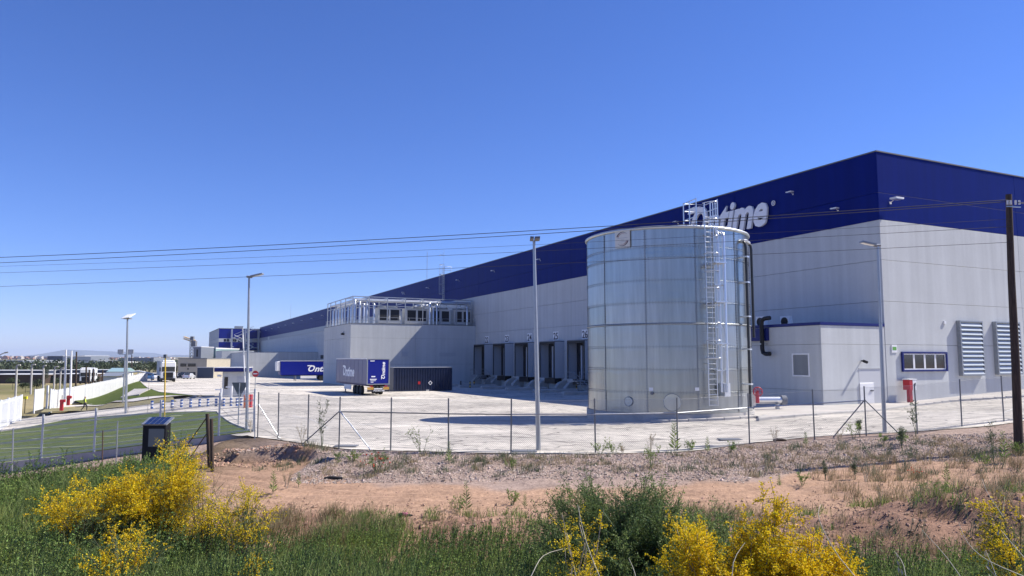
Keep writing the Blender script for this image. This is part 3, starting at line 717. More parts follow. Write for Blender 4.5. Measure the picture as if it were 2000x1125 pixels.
ann = block('annex', 'low white annex with blue coping and a single door at the warehouse corner', 'annex', -6.9, -.02, .02, 15, 5.95, [1.15, 4.55], 12, M['blue'])
b1 = block('machine_block', 'flat-roofed grey and white block carrying chillers and pipes against the facade', 'building', -22.0, -.02, 80.0, 100.3, 9.22, [2.6, 6.9], 14)
b2_ = block('dock_wing', 'long low white wing with a diagonal shadow behind the parked trailers', 'building', -23.2, -.02, 215.4, 355, 5.75, [2.2], 18)
b3 = block('low_block', 'white windowless low block in front of the blue office', 'building', -26.5, -15, 262, 292, 6.7, [], 30)
# annex details (local frame origin at its outer near corner)
def ann_face(px, py): x, z = on_face(px, py, .02); return x+6.9, z
xd0, zdt = ann_face(1677, 720); xd1, _ = ann_face(1720, 720); _, zdd = ann_face(1677, 748); xm = ann_face(1705,748)[0]; xm0=ann_face(1678,748)[0]
dr = MB(); dr.box(xd0,xd1,-.012,-.002,.13,zdt); rc = dr.build('door_recess', mat('recess_panel',(.5,.51,.53),.7), ann)
dd = MB(); dd.bbox(xm0,xm,-.07,-.014,.14,zdd,.015); d1 = dd.build('door', M['white'], ann)
MB().box(xm-.45,xm-.12,-.14,-.072,1.05,1.12).build('handle', M['black'], d1)
MB().box(xd0-.02,xd1+.02,-.06,-.002,zdt+.002,zdt+.05).build('lintel', M['wall'], ann)
xc, zc = ann_face(1682,705)
a = MB(); a.tube([(xc,-.002,zc),(xc,-.22,zc+.02)],.05,6); a.tube([(xc,-.2,zc),(xc-.05,-.55,zc-.1)],.11,8); a.build('security_camera', M['black'], ann)
t0, zv = on_facade(1550,735,-6.9); t1, zv1 = on_facade(1580,690,-6.9)
vv = MB(); vv.box(-.05,-.002,t1-.05,t0+.05,zv-.0,zv+.1); vv.box(-.05,-.002,t1-.05,t0+.05,zv1-.1,zv1); vv.box(-.05,-.002,t1-.05,t1+.06,zv+.101,zv1-.101); vv.box(-.05,-.002,t0-.06,t0+.05,zv+.101,zv1-.101)
vn = vv.build('vent_grille', M['white'], ann)
ns=11; hh=(zv1-zv-.2)/ns
for k2 in range(ns):
    MB().add([],[]) ; s_=MB(); z_=zv+.1+k2*hh; s_.add([(-.045,t1+.06,z_),(-.045,t0-.06,z_),(-.01,t0-.06,z_+hh*.95),(-.01,t1+.06,z_+hh*.95)],[(0,3,2,1),(0,1,2,3)]); s_.build('slat', M['wall'], vn)
# black exhaust pipe on the annex side wall
te, ze = on_facade(1487, 625, -7.4); zb_ = on_facade(1487, 690, -7.4)[1]
ex = thing('exhaust_pipe', 'black bent exhaust pipe on the annex wall to the right of the tank', 'pipe', FW(-6.9, te, ze), ROTZ)
H_ = ze-zb_
MB().tube([(-.5,-.9,.12),(-.5,-.35,.1),(-.5,-.05,-.05),(-.5,0,-.4),(-.5,0,-H_+.35),(-.5,-.08,-H_+.05),(-.5,-.35,-H_-.05),(-.5,-.8,-H_-.05)],.17,12).build('pipe', M['black'], ex)
MB().box(-.7,0,-.06,.06,-1.95,-1.85).build('bracket', M['galv'], ex)
# navy beam between annex roof and tank side
MB().box(-.3,-.003,te-.3,te+5.5,4.9,5.9).build('duct_beam', M['blue'], ann)
# rooftop split units on annex
for i, (xx, yy) in enumerate(((1.7,7.5),(3.1,6.2))):
    a = thing('condenser_unit', ['small roof condenser with a round fan behind the blue coping, left one','small roof condenser right of the round-fan unit, side on'][i], 'air conditioner', FW(-6.9+xx, yy, 5.95), ROTZ, 'condensers on the annex roof')
    MB().bbox(-.2,.2,-.5,.5,.12,1.05,.02).build('casing', M['white'], a)
    f_ = MB(); f_.tube([(-.205,0,.58),(-.24,0,.58)],.36,16); f_.build('fan_guard', M['black'], a)

# machine block: rail, chillers, pipe rack
def b1w(x, y): return FW(-22+x, 80+y, 9.22)
rl = thing('roof_railing', 'galvanised guard rail round the edge of the machine block roof', 'railing', b1w(0,0), ROTZ)
a = MB()
for hz in (.55,1.1):
    a.tube([(.15,20,hz),(.15,.15,hz),(21.9,.15,hz)],.03,5)
a.build('rail', M['galv'], rl)
pmesh = MB().tube([(0,0,.06),(0,0,1.12)],.03,5).mesh('post', M['galv'])
for i in range(12):
    o = lnk(bpy.data.objects.new('post', pmesh)); o.parent=rl; o.location=(.15+i*1.95,.15,0)
for i in range(1,9):
    o = lnk(bpy.data.objects.new('post', pmesh)); o.parent=rl; o.location=(.15,.15+i*2.4,0)
M['unit'] = mat('unit_casing', (.60,.60,.57), .55)
def chiller(i, x, y, wd, lab):
    c = thing('chiller_unit', lab, 'chiller', b1w(x,y), ROTZ, 'chillers on the machine block roof')
    c.scale = (1,1,.84)
    MB().bbox(0,wd,0,2.2,.3,3.4,.04).build('casing', M['unit'], c)
    MB().box(.1,wd-.1,.1,2.1,.05,.29).build('base_frame', M['steel'], c)
    for k2 in range(2):
        c0 = .28+k2*(wd-.2)/2; c1 = c0+(wd-.9)/2
        MB().box(c0,c1,-.03,-.004,.85,3.0).build('coil_panel', M['dark'], c)
        MB().tube([((c0+c1)/2,1.1,3.405),((c0+c1)/2,1.1,3.75)],.8,14).build('fan_ring', M['steel'], c)
    return c
for i,(x,wd,lab) in enumerate(((5.0,3.9,'leftmost chiller with two dark coil panels on the block roof'),(9.8,3.9,'second chiller from the left on the block roof'),(14.3,3.6,'third chiller from the left on the block roof'),(18.6,3.2,'rightmost chiller on the block roof, in the warehouse shade'))):
    chiller(i, x, 1.8, wd, lab)
pr = thing('pipe_rack', 'galvanised pipe rack with large insulated pipes above the chillers', 'pipe rack', b1w(0,0), ROTZ); pr.scale = (1,1,.80)
fr = MB().box(-.07,.07,-.07,.07,0,5.6).mesh('post', M['galv'])
for x in (.5,3.2,6.3,9.4,12.5,15.6,18.7,21.4):
    for y in (.9,6.0):
        o = lnk(bpy.data.objects.new('post', fr)); o.parent=pr; o.location=(x,y,0)
for y in (9.5,13.5,17.5,20):
    for x in (.5,3.2):
        o = lnk(bpy.data.objects.new('post', fr)); o.parent=pr; o.location=(x,y,0)
a = MB()
for y in (.9,6.0):
    a.box(.4,21.6,y-.06,y+.06,5.5,5.68); a.box(.4,21.6,y-.05,y+.05,3.75,3.87)
for x in (.5,3.2): a.box(x-.06,x+.06,1,20,5.5,5.68); a.box(x-.05,x+.05,1,20,3.9,4.02)
for x in (.5,3.2,6.3,9.4,12.5,15.6,18.7,21.4): a.box(x-.05,x+.05,.9,6,5.4,5.52); a.box(x-.05,x+.05,.9,6,4.5,4.6)
a.build('beam', M['galv'], pr)
rp = random.Random(4)
for (y,z,r) in ((1.4,4.9,.16),(2.2,4.9,.22),(3.1,4.95,.2),(4.2,5.0,.16),(1.6,5.2,.1),(3.6,5.3,.12)):
    MB().tube([(.9+rp.random()*2,y,z),(21.3,y,z)],r,10).build('pipe', M['alu'], pr)
for (x,z,r) in ((.9,4.9,.2),(1.5,5.0,.16),(2.2,4.9,.2),(2.8,5.1,.12)):
    MB().tube([(x,1.4,z),(x,19.5,z)],r,10).build('pipe', M['alu'], pr)
for x in (1.0,1.7,2.4,3.0,4.2,13.9,14.6,15.2,20.8):
    y = .95+rp.random()*.6; h=4.2+rp.random()
    MB().tube([(x,y,.2),(x,y,h-.3),(x+.02,y+.15,h-.05),(x,y+.6,h)],.15+rp.random()*.07,9).build('pipe', M['alu'], pr)
for y in (2.0,4.0,6.5,8.5,11,13,15.5):
    MB().tube([(.55,y,.2),(.55,y,3.6),(.75,y,4.0),(1.5,y,4.15)],.17,9).build('pipe', M['alu'], pr)
for x in (11.2,12.2): MB().tube([(x,1.2,3.9),(x+2.2,1.6,4.6),(x+3.2,2,4.75)],.2,9).build('pipe', M['alu'], pr)
a = MB(); a.box(-.004,-.06,2.2,3.4,5.9-9.22+.6,6.6-9.22+.9)
# camera bracket on block corner, wall box
a = MB(); a.box(-.5,-.003,4.2,4.7,-1.75,-1.45); a.tube([(-.003,4.4,-1.2),(-.4,4.4,-1.5)],.04,5); a.build('security_camera', M['black'], b1).location=(0,0,9.22)
a = MB(); a.box(8.6,9.6,-.12,-.004,3.9,4.7); a.build('wall_box', M['curtain'], b1)
a = MB(); 
for k2 in range(4): a.box(15.2,18.2,-.03,-.004,3.95+k2*.16,4.05+k2*.16)
a.build('vent_grille', M['curtain'], b1)
# dock wing: tall dock bay beyond with small windows
for px in (617,629,641):
    t_, z_ = on_facade(px, 697, -.02); 
    o = MB().box(-.08,-.01,t_-2.2,t_+2.2,z_-.6,z_+.6).build('window', M['dark'], wh)
# ================================================================== OFFICE (blue, far end)
of = thing('office_building', 'three-storey blue and grey office block at the far end of the warehouse', 'office building', FW(-19.9,365.5,0), ROTZ)
MB().box(.1,25,.1,70,-6,17.6).build('core', M['joint'], of)
M['navy2'] = mat('office_blue', (.004,.014,.20), .45, spec=.25); M['greyclad_shade'] = mat('grey_cladding_shade', (.36,.38,.42), .6)
of_z = [on_face(440,y,365.5)[1] for y in (642,661,668,684)]
def oface(z0,z1,mnear,mside,nm):
    MB().box(0,25,-.02,.1,z0+.02,z1-.02).build(nm, mnear, of); MB().box(0,.1,.102,70,z0+.02,z1-.02).build(nm, mside, of)
oface(of_z[1],of_z[0],M['navy2'],M['greyclad_shade'],'cladding_band'); oface(of_z[2],of_z[1],M['wall'],M['wall'],'window_band'); oface(of_z[3],of_z[2],M['navy2'],M['greyclad_shade'],'cladding_band'); oface(of_z[3]-3,of_z[3],M['wall'],M['wall'],'cladding_band'); oface(-5,of_z[3]-3,M['greyclad_shade'],M['greyclad_shade'],'cladding_band')  # upper bands on the left side are grey: shade put into their colour
MB().box(-.1,25,-.1,70,of_z[0],of_z[0]+.25).build('parapet_cap', M['joint'], of)
for px in (439.5,445,455,460,467):
    x_ = on_face(px,664,365.5)[0]+19.9; MB().box(x_-.55,x_+.55,-.08,-.022,of_z[2]+.25,of_z[1]-.25).build('window', M['glass'], of)
x_ = 8; MB().box(x_,x_+4,4,8,of_z[0]+.25,of_z[0]+1.6).build('roof_unit', M['steel'], of)
# external stair tower
st = thing('stair_tower', 'galvanised external fire stairs in front of the blue office', 'stairs', FW(-19.9,365.5,0), ROTZ)
xs0 = on_face(453,650,362)[0]+19.9; xs1 = on_face(505,650,362)[0]+19.9; zt_ = of_z[0]-.3
for x in (xs0,xs0+(xs1-xs0)*.5,xs1):
    MB().box(x-.25,x+.25,-5.2,-4.8,-3,zt_).build('post', M['galv'], st); MB().box(x-.15,x+.15,-.5,-.2,-3,zt_).build('post', M['galv'], st)
nf = 3
for k2 in range(nf):
    za_ = zt_-4-k2*4.6; zb_ = za_+4.4; xa_, xb_ = (xs0+1,xs1-2.5)
    if k2%2: za_, zb_ = zb_, za_
    a = MB(); a.add([(xa_,-5,za_),(xb_,-5,zb_),(xb_,-5,zb_-.5),(xa_,-5,za_-.5),(xa_,-3.4,za_),(xb_,-3.4,zb_),(xb_,-3.4,zb_-.5),(xa_,-3.4,za_-.5)],[(0,3,2,1),(4,5,6,7),(0,1,5,4),(2,3,7,6),(1,2,6,5),(0,4,7,3)])
    a.tube([(xa_,-5,za_+1.2),(xb_,-5,zb_+1.2)],.12,4); a.build('flight', M['galv'], st)
    MB().box(xb_,xs1,-5,-.3,zt_-.2-k2*4.6-.1,zt_-k2*4.6-.05).build('landing', M['galv'], st); MB().box(xs0,xa_,-5,-.3,zt_-4.4-k2*4.6-.1,zt_-4.2-k2*4.6).build('landing', M['galv'], st)
# ================================================================== TANK
TZ0 = .42; TZ1 = 10.95
def TK(px, py):
    r = ray(px, py); a = r.x**2+r.y**2; b_ = -2*(r.x*TKX+r.y*TKY); c_ = TKX**2+TKY**2-TKR**2
    t = (-b_-math.sqrt(max(0,b_*b_-4*a*c_)))/(2*a); return math.atan2(r.y*t-TKY, r.x*t-TKX), CAMZ+r.z*t
tm = mat('tank_steel', (.45,.47,.46), .28, metal=.97, var=.12, vscale=1.6, stretch=(2.2,2.2,.16), fine=(3,.06))
tn = tm.node_tree; oi = tn.nodes.new('ShaderNodeObjectInfo'); hvv = tn.nodes.new('ShaderNodeHueSaturation'); mrr = tn.nodes.new('ShaderNodeMapRange'); mrr.inputs[3].default_value=.86; mrr.inputs[4].default_value=1.08
bb = tn.nodes['Principled BSDF']; s_ = bb.inputs['Base Color'].links[0].from_socket
tn.links.new(oi.outputs['Random'], mrr.inputs[0]); tn.links.new(mrr.outputs[0], hvv.inputs['Value']); tn.links.new(s_, hvv.inputs['Color']); tn.links.new(hvv.outputs[0], bb.inputs['Base Color'])
wn_ = tn.nodes.new('ShaderNodeTexNoise'); wn_.inputs['Scale'].default_value = .8; tcn = tn.nodes.new('ShaderNodeTexCoord'); mpn = tn.nodes.new('ShaderNodeMapping'); mpn.inputs['Scale'].default_value=(.6,.6,3.0)
tn.links.new(tcn.outputs['Object'], mpn.inputs[0]); tn.links.new(mpn.outputs[0], wn_.inputs[0]); bmp = tn.nodes.new('ShaderNodeBump'); bmp.inputs['Distance'].default_value=.02; bmp.inputs['Strength'].default_value=.4; tn.links.new(wn_.outputs[0], bmp.inputs['Height']); tn.links.new(bmp.outputs[0], bb.inputs['Normal'])
mr4 = tn.nodes.new('ShaderNodeMapRange'); mr4.inputs[3].default_value=.27; mr4.inputs[4].default_value=.36; tn.links.new(oi.outputs['Random'], mr4.inputs[0]); tn.links.new(mr4.outputs[0], bb.inputs['Roughness'])
M['tank'] = tm; M['pole0'] = mat('rim_steel', (.55,.58,.60), .45, metal=.8)
tank = thing('water_tank', 'tall round galvanised steel water tank with a caged ladder in front of the warehouse', 'tank', (TKX,TKY,TZ0))
H = TZ1-TZ0
MB().tube([(0,0,0),(0,0,H-.15)], TKR-.05, 64).build('core', M['joint'], tank)
MB().tube([(0,0,H-.15),(0,0,H-.05)], TKR-.03, 64, r2=TKR-.03).build('roof', M['galv'], tank)
course_px = [(1144,474),(1144.5,506),(1145,525),(1146,564),(1147,603),(1148,640),(1149.5,680),(1151,719),(1152,759),(1153,794)]
zc_ = []
dl = math.sqrt(TKX**2+TKY**2-TKR**2); 
for px, py in course_px:
    r = ray(px, py); t = dl/math.hypot(r.x, r.y); zc_.append(CAMZ+r.z*t-TZ0)
zc_[0] = H; zc_[-1] = 0
seam0 = TK(1263,700)[0]; dA = 2*math.pi/11
plate = {}
for j in range(9):
    z1_, z0_ = zc_[j], zc_[j+1]; R_ = TKR+(.012 if j%2 else 0)
    mb = MB(); n=8; v=[]; mb.sm=True
    for i in range(n+1):
        a = dA*i/n*(1-.002)+.001; 
        for (rr,zz) in ((R_-.04,z0_+.006),(R_,z0_+.006),(R_,z1_-.006),(R_-.04,z1_-.006)): v.append((rr*math.cos(a),rr*math.sin(a),zz))
    f=[(i*4+1,i*4+5,i*4+6,i*4+2) for i in range(n)]; mb.add(v,f); mb.sm=False
    mb.add(v,[(i*4,i*4+4,i*4+5,i*4+1) for i in range(n)]+[(i*4+2,i*4+6,i*4+7,i*4+3) for i in range(n)]+[(0,1,2,3),(n*4+3,n*4+2,n*4+1,n*4)])
    me = mb.mesh('shell_plate', M['tank'])
    off = 0
    for k in range(11):
        o = lnk(bpy.data.objects.new('shell_plate', me)); o.parent = tank; o.rotation_euler=(0,0,seam0+k*dA+off)
# stiffening rings
M['ring'] = mat('ring_steel', (.30,.32,.33), .4, metal=.8)
for j in (1,2,3,4,5,6,7,8):
    rr=.012 if j!=5 else .06
    pts=[((TKR+.02)*math.cos(a),(TKR+.02)*math.sin(a),zc_[j]+.0) for a in np.linspace(0,2*math.pi,73)[:-1]]
    MB().tube(pts, .008 if j!=5 else .05, 5, closed=True).build('wind_ring', M['ring'], tank)
rim=[((TKR+.04)*math.cos(a),(TKR+.04)*math.sin(a),H) for a in np.linspace(0,2*math.pi,73)[:-1]]
MB().tube(rim,.085,8,closed=True).build('rim', M['pole0'], tank)
# bolts
bc=[]
for j in range(1,9):
    for a in np.arange(-math.pi-.2, .3, .036):
        for dz in (-.06,.06): bc.append(((TKR+.02)*math.cos(a),(TKR+.02)*math.sin(a),zc_[j]+dz))
for k in range(11):
    a=seam0+k*dA
    if math.sin(a)<.2:
        for z in np.arange(.1,H-.1,.16 ): 
            for da in (-.012,.012): bc.append(((TKR+.02)*math.cos(a+da),(TKR+.02)*math.sin(a+da),z))
bc=np.array(bc); cube=np.array([(x,y,z) for x in(-1,1) for y in(-1,1) for z in(-1,1)])*.013
V=(bc[:,None,:]+cube[None]).reshape(-1,3); fq=np.array([(0,1,3,2),(4,6,7,5),(0,4,5,1),(2,3,7,6),(0,2,6,4),(1,5,7,3)])
np_mesh('bolts', V, (np.arange(len(bc))[:,None,None]*8+fq[None]).reshape(-1,4), M['joint'], tank, kind='stuff')
# vertical joint lips
for k in range(11):
    a=seam0+k*dA
    if math.sin(a)<.2:
        mb=MB(); Mx=Matrix.Rotation(a,4,'Z'); mb.box(TKR+.013,TKR+.02,-.03,.03,.02,H-.12,Mx); mb.box(TKR+.02,TKR+.03,-.006,.006,.02,H-.12,Mx); mb.build('seam_strip', M['ring'], tank)
# name plate
a_,z_ = TK(1217,467); wA = .5*(TK(1232,467)[0]-TK(1203,467)[0])*TKR
sgm = MB(); Mx = Matrix.Rotation(a_,4,'Z'); zz=z_-TZ0; hh_=.52
sgm.box(TKR+.05,TKR+.07,-wA,wA,zz-hh_,zz+hh_,Mx); sgn = sgm.build('sign_plate', mat('sign_offwhite',(.66,.65,.60),.5), tank)
def arc(mb, r0, r1, a0, a1, taper, depth=.006, x=TKR+.072):
    n=14; v=[]; 
    for i in range(n+1):
        a=a0+(a1-a0)*i/n; w_=(1-(i/n)*taper); rm=(r0+r1)/2; hw=(r1-r0)/2*w_
        for rr in (rm-hw,rm+hw): v.append(tuple(Mx@Vector((x+depth, rr*math.cos(a), zz+rr*math.sin(a)))))
    mb.add(v,[(2*i,2*i+2,2*i+3,2*i+1) for i in range(n)]+[(2*i+1,2*i+3,2*i+2,2*i) for i in range(n)])
mb=MB(); arc(mb,.37,.43,math.radians(160),math.radians(40),.85); arc(mb,.37,.43,math.radians(-20),math.radians(-140),.85); mb.build('logo_arc', mat('logo_purple',(.06,.01,.05),.5), sgn)
mb=MB(); arc(mb,.30,.335,math.radians(158),math.radians(60),.8); arc(mb,.30,.335,math.radians(-22),math.radians(-120),.8); mb.build('logo_arc', mat('logo_red',(.35,.03,.03),.5), sgn)
mb=MB()
for (w_,dz) in ((.34,.06),(.10,-.02),(.10,-.09),(.24,-.16)): mb.box(TKR+.0705,TKR+.074,-w_,w_,zz+dz-.012,zz+dz+.012,Mx)
mb.build('sign_lettering', M['curtain'], sgn)
# ladder
aL, _ = TK(1384, 640); Mx = Matrix.Rotation(aL,4,'Z')
def rot(p, a=None): return tuple((Matrix.Rotation(aL if a is None else a,4,'Z'))@Vector(p))
R1 = TKR+.32
mb=MB()
for s in (-.27,.27): mb.tube([rot((R1,s,.45)),rot((R1,s,H+1.35))],.035,5)
mb.build('ladder_rail', M['alu'], tank)
rung=MB().tube([(0,-.27,0),(0,.27,0)],.022,5).mesh('rung', M['alu'])
for k in range(38):
    o=lnk(bpy.data.objects.new('rung',rung)); o.parent=tank; p=rot((R1,0,.5+k*.285)); o.location=p; o.rotation_euler=(0,0,aL)
lz=[on for on in (zc_[5]+.1,)]
for k,zz2 in enumerate(np.linspace(3.1,H+1.3,10)):
    mb=MB(); mb.tube([rot((R1+.68*math.sin(q),.38*math.cos(q),zz2)) for q in np.linspace(0,math.pi,9)],.028,5)
    mb.build('cage_hoop', M['alu'], tank)
for q in np.linspace(.25,math.pi-.25,5):
    MB().tube([rot((R1+.68*math.sin(q),.38*math.cos(q),3.1)),rot((R1+.68*math.sin(q),.38*math.cos(q),H+1.3))],.018,4).build('cage_bar', M['alu'], tank)
for k in range(6):
    z3=1.0+k*1.8
    MB().tube([rot((TKR,-.3,z3)),rot((R1,-.27,z3))],.02,4).build('bracket',M['galv'],tank); MB().tube([rot((TKR,.3,z3)),rot((R1,.27,z3))],.02,4).build('bracket',M['galv'],tank)
for zz2 in (6.0+.2,3.9,8.4): MB().box(R1-.02,R1+.75,-.1,.62,zz2-.05,zz2+.02,Mx).build('rest_platform', M['alu'], tank)
# top guard cage
mb=MB()
for z2 in (.55,1.1,1.55): mb.tube([rot((R1-.05,-.75,H+z2)),rot((TKR-1.2,-.75,H+z2)),rot((TKR-1.2,.6,H+z2)),rot((R1-.05,.6,H+z2))],.03,5)
for (x_,y_) in ((R1-.05,-.75),(TKR-1.2,-.75),(TKR-1.2,.6),(R1-.05,.6),(TKR-.5,-.75),(TKR-.5,.6)): mb.tube([rot((x_,y_,H-.02)),rot((x_,y_,H+1.6))],.035,5)
mb.build('guard_rail', M['alu'], tank)
# pipes
def vpipe(px, r, z0, z1, matl, off, nm='pipe', hook=True):
    a,_=TK(px,600); R2=TKR+off; pts=[(R2,0,z0),(R2,0,z1-.35)]
    if hook: pts += [(R2,0,z1-.35)]; pts=pts[:-1]+[(R2-.04,0,z1-.12),(R2-.2,0,z1-.02),(R2-.55,0,z1)]
    return MB().tube([rot(p,a) for p in pts], r, 10).build(nm, matl, tank)
vpipe(1398,.085,1.2,H+.15-.35,M['alu'],.35); vpipe(1404,.085,1.2,H-.3,M['alu'],.55)
MB().box(TKR+.02,TKR+.5,-.2,.2,.95,1.7,Matrix.Rotation(TK(1410,780)[0],4,'Z')).build('control_box', M['alu'], tank)
for z3 in (2.4,4.8,7.2): MB().box(TKR+.2,TKR+.45,-.35,.35,z3-.03,z3+.03,Matrix.Rotation(TK(1398,600)[0],4,'Z')).build('pipe_clamp',M['alu'],tank)
aR,_=TK(1451,640)
M['blackpipe']=mat('black_pipe',(.025,.027,.03),.35)
for (da,off) in ((0,.32),(.20,.30)):
    a=aR+da; pts=[(TKR+off,0,.3 if off>.31 else 4.3),(TKR+off,0,H-1.0),(TKR+off-.03,0,H-.75),(TKR+off-.15,0,H-.6)]
    MB().tube([rot(p,a) for p in pts],.078,10).build('pipe', M['blackpipe'], tank)
MB().tube([rot((TKR+.17,0,H-.58),aR),rot((TKR+.12,0,H-.5),aR+.1),rot((TKR+.17,0,H-.58),aR+.2)],.11,8).build('pipe', M['alu'], tank)
for z3 in (1.6,3.6,5.5,7.5,9.0): MB().box(TKR,TKR+.45,-.16,.16,z3-.04,z3+.04,Matrix.Rotation(aR,4,'Z')).build('pipe_clamp', M['alu'], tank)
# manholes, labels
for px,py,rr in ((1313,786,.48),(1228,784,.26)):
    a,z=TK(px,py); mx=Matrix.Rotation(a,4,'Z'); z-=TZ0
    mb=MB(); mb.tube([tuple(mx@Vector((TKR+.0,0,z))),tuple(mx@Vector((TKR+.05,0,z)))],rr,24); mb.build('manhole', M['tank'], tank)
    mb=MB(); mb.tube([tuple(mx@Vector((TKR+.055,rr*math.cos(q),z+rr*math.sin(q)))) for q in np.linspace(0,2*math.pi,25)[:-1]],.02,5,closed=True); mb.build('manhole_flange', M['tank'], tank)
for px,py in ((1272,760),(1361,760)):
    a,z=TK(px,py); MB().box(TKR+.035,TKR+.045,-.12,.12,z-TZ0-.09,z-TZ0+.09,Matrix.Rotation(a,4,'Z')).build('label', M['white'], tank)
a,z=TK(1274,768); MB().tube([rot((TKR,0,z-TZ0),a),rot((TKR+.15,0,z-TZ0),a)],.09,10).build('nozzle', M['joint'], tank)
# plinth under the tank
mb=MB(); mb.tube([(TKX,TKY,-.2),(TKX,TKY,TZ0-.01)],5.08,56); tag(mb.build('tank_plinth', M['concrete_lt']), kind='structure')
# grey discharge pipe and small valve at the tank foot
p=G(1425,815); q=AT(1330,792,p.y)
tp=thing('drain_pipe','thin galvanised pipe running low along the tank front and turning down at its right','pipe',(p.x,p.y,.15)); 
MB().tube([(-3.1,.35,.82),(-.25,0,.82),(-.05,0,.76),(0,0,.6),(0,0,-.1)],.085,8).build('pipe', M['alu'], tp)
MB().tube([(-3.1,.35,.82),(-3.1,.35,-.1)],.04,6).build('support', M['galv'], tp)
p=G(1447,806); vl=thing('small_valve','small chrome valve lying at the right foot of the tank','valve',(p.x+.15,p.y-.35,.2))
mb=MB(); mb.tube([(-.35,0,.1),(.3,0,.14)],.07,8); mb.tube([(0,0,.12),(0,0,.33)],.05,8); mb.tube([(-.15,0,.33),(.15,0,.33)],.03,6); mb.build('valve_body', M['alu'], vl)
# red wheel valve and thick pipe on the right
pc=AT(1479,765,49.8)
rv=thing('red_valve','red hand-wheel valve on the thick pipe between tank and annex','valve',(pc.x,pc.y,.15))
mb=MB(); hz=pc.z-.15; mb.tube([(.30*math.cos(q),-.1,hz+.30*math.sin(q)) for q in np.linspace(0,2*math.pi,21)[:-1]],.035,6,closed=True)
for q in (0,math.pi/2,math.pi*.25,math.pi*.75): mb.tube([(-.3*math.cos(q),-.1,hz-.3*math.sin(q)),(.3*math.cos(q),-.1,hz+.3*math.sin(q))],.02,5)
mb.build('wheel', M['red'], rv); mb=MB(); mb.tube([(0,-.1,hz),(0,.35,hz-.1)],.04,6); mb.tube([(0,.0,hz-.75),(0,.0,hz-.1)],.12,10); mb.build('valve_body', M['red'], rv)
tp2=thing('supply_pipe','thick insulated steel pipe lying on supports between the tank and the annex','pipe',(pc.x-.4,pc.y+.5,.15))
mb=MB(); mb.tube([(-.5,0,.55),(2.3,.2,.55)],.24,14); mb.build('pipe', M['alu'], tp2)
mb=MB(); mb.tube([(2.2,.2,.55),(2.55,.25,.55)],.32,14); mb.build('flange', M['joint'], tp2)
for x_ in (.2,1.9): MB().box(x_-.08,x_+.08,-.15,.2,-.1,.32).build('support', M['galv'], tp2)
MB().box(-.7,.35,-.28,-.24,.2,1.05).build('valve_cover', M['white'], tp2)

# hydrant cabinet at the warehouse corner
p=G(1764,788); fx,_=on_face(1764,788)
hc=thing('hydrant_cabinet','red and white fire hydrant cabinet marked F on a red post','hydrant cabinet',FW(fx,-.6,.13),ROTZ); hc.scale=(.88,.88,.92)
MB().bbox(-.22,.18,-.15,.15,-.1,1.05,.02).build('post', M['red'], hc)
MB().bbox(-.42,.02,-.32,.32,1.052,1.90,.02).build('cabinet', M['red'], hc)
MB().bbox(.022,.52,-.325,.325,1.052,1.90,.02).build('cabinet_door', M['white'], hc)
MB().box(-.45,.55,-.35,.35,1.905,1.97).build('lid', M['white'], hc)
me=text_mesh('F',.45,.006,.01); me.materials.append(M['ink']); o=lnk(bpy.data.objects.new('letter',me)); o.parent=hc; o.location=(.22,-.335,1.32); o.rotation_euler=(math.pi/2,0,0)

# ================================================================== LAMPS, POLES, WIRES
M['pole']=mat('lamp_pole',(.45,.47,.48),.4,metal=.7,var=.1,vscale=3)
def lamp(base, toppx, Y, label, head, r0=.085, r1=.05, matl=None):
    top = AT(toppx[0], toppx[1], Y); l=thing('lamp_post',label,'lamp post',base,0)
    d=top-Vector(base)
    mb=MB(); mb.tube([(0,0,-.3),tuple(d*.5),tuple(d)],r0,12,r2=r1); mb.build('pole', matl or M['pole'], l)
    MB().box(-.2,.2,-.2,.2,-.05,.02).build('base_plate', M['galv'], l)
    if head:
        sx=head; hp=Vector(d)
        mb=MB(); mb.tube([(d.x-sx*.12,d.y,d.z+.05),(d.x+sx*.15,d.y,d.z+.02)],.06,8); mb.build('bracket', M['steel'], l)
        mb=MB(); R_=Matrix.Translation(hp)@Matrix.Rotation(-sx*.22,4,'Y')
        a0,a1=sorted((sx*.12,sx*.72)); mb.box(a0,a1,-.16,.16,.0,.07,R_); mb.build('lamp_head', M['steel'], l)
        mb=MB(); mb.box(a0+.05,a1-.05,-.12,.12,-.015,-.002,R_); mb.build('lens', M['white'], l)
    return l
b=G(1052,880); l=lamp(b,(1043,470),b.y,'tall tapered lamp post left of the steel tank',0,.095,.055)
d=AT(1043,470,b.y)-b
for sx in (-1,1):
    mb=MB(); R_=Matrix.Translation(d)@Matrix.Rotation(-.06*sx,4,'Y'); a0,a1=(-.16,-.02) if sx<0 else (.02,.22); mb.box(a0,a1,-.5,.2,.0,.08,R_); mb.build('lamp_head', M['joint'], l)
b=G(482,843); lamp(b,(486.5,542),b.y,'lamp post beside the entrance barrier with its head turned right',1)
b=G(1728,845); lamp(b,(1714,481),b.y,'lamp post in front of the white annex with its head turned left',-1)
b=G(246,808); l=lamp(b,(249,622),b.y,'lamp post with a tilted white panel on top beside the entrance road',0,.10,.06)
d=AT(249,622,b.y)-b
mb=MB(); R_=Matrix.Translation(d)@Matrix.Rotation(.35,4,'X')@Matrix.Rotation(-.15,4,'Y'); mb.box(-.2,.45,-.5,.5,.15,.2,R_); mb.build('solar_panel', M['white'], l)
mb=MB(); mb.box(-.25,.2,-.15,.3,-.05,.04,Matrix.Translation(d)); mb.build('lamp_head', M['steel'], l)
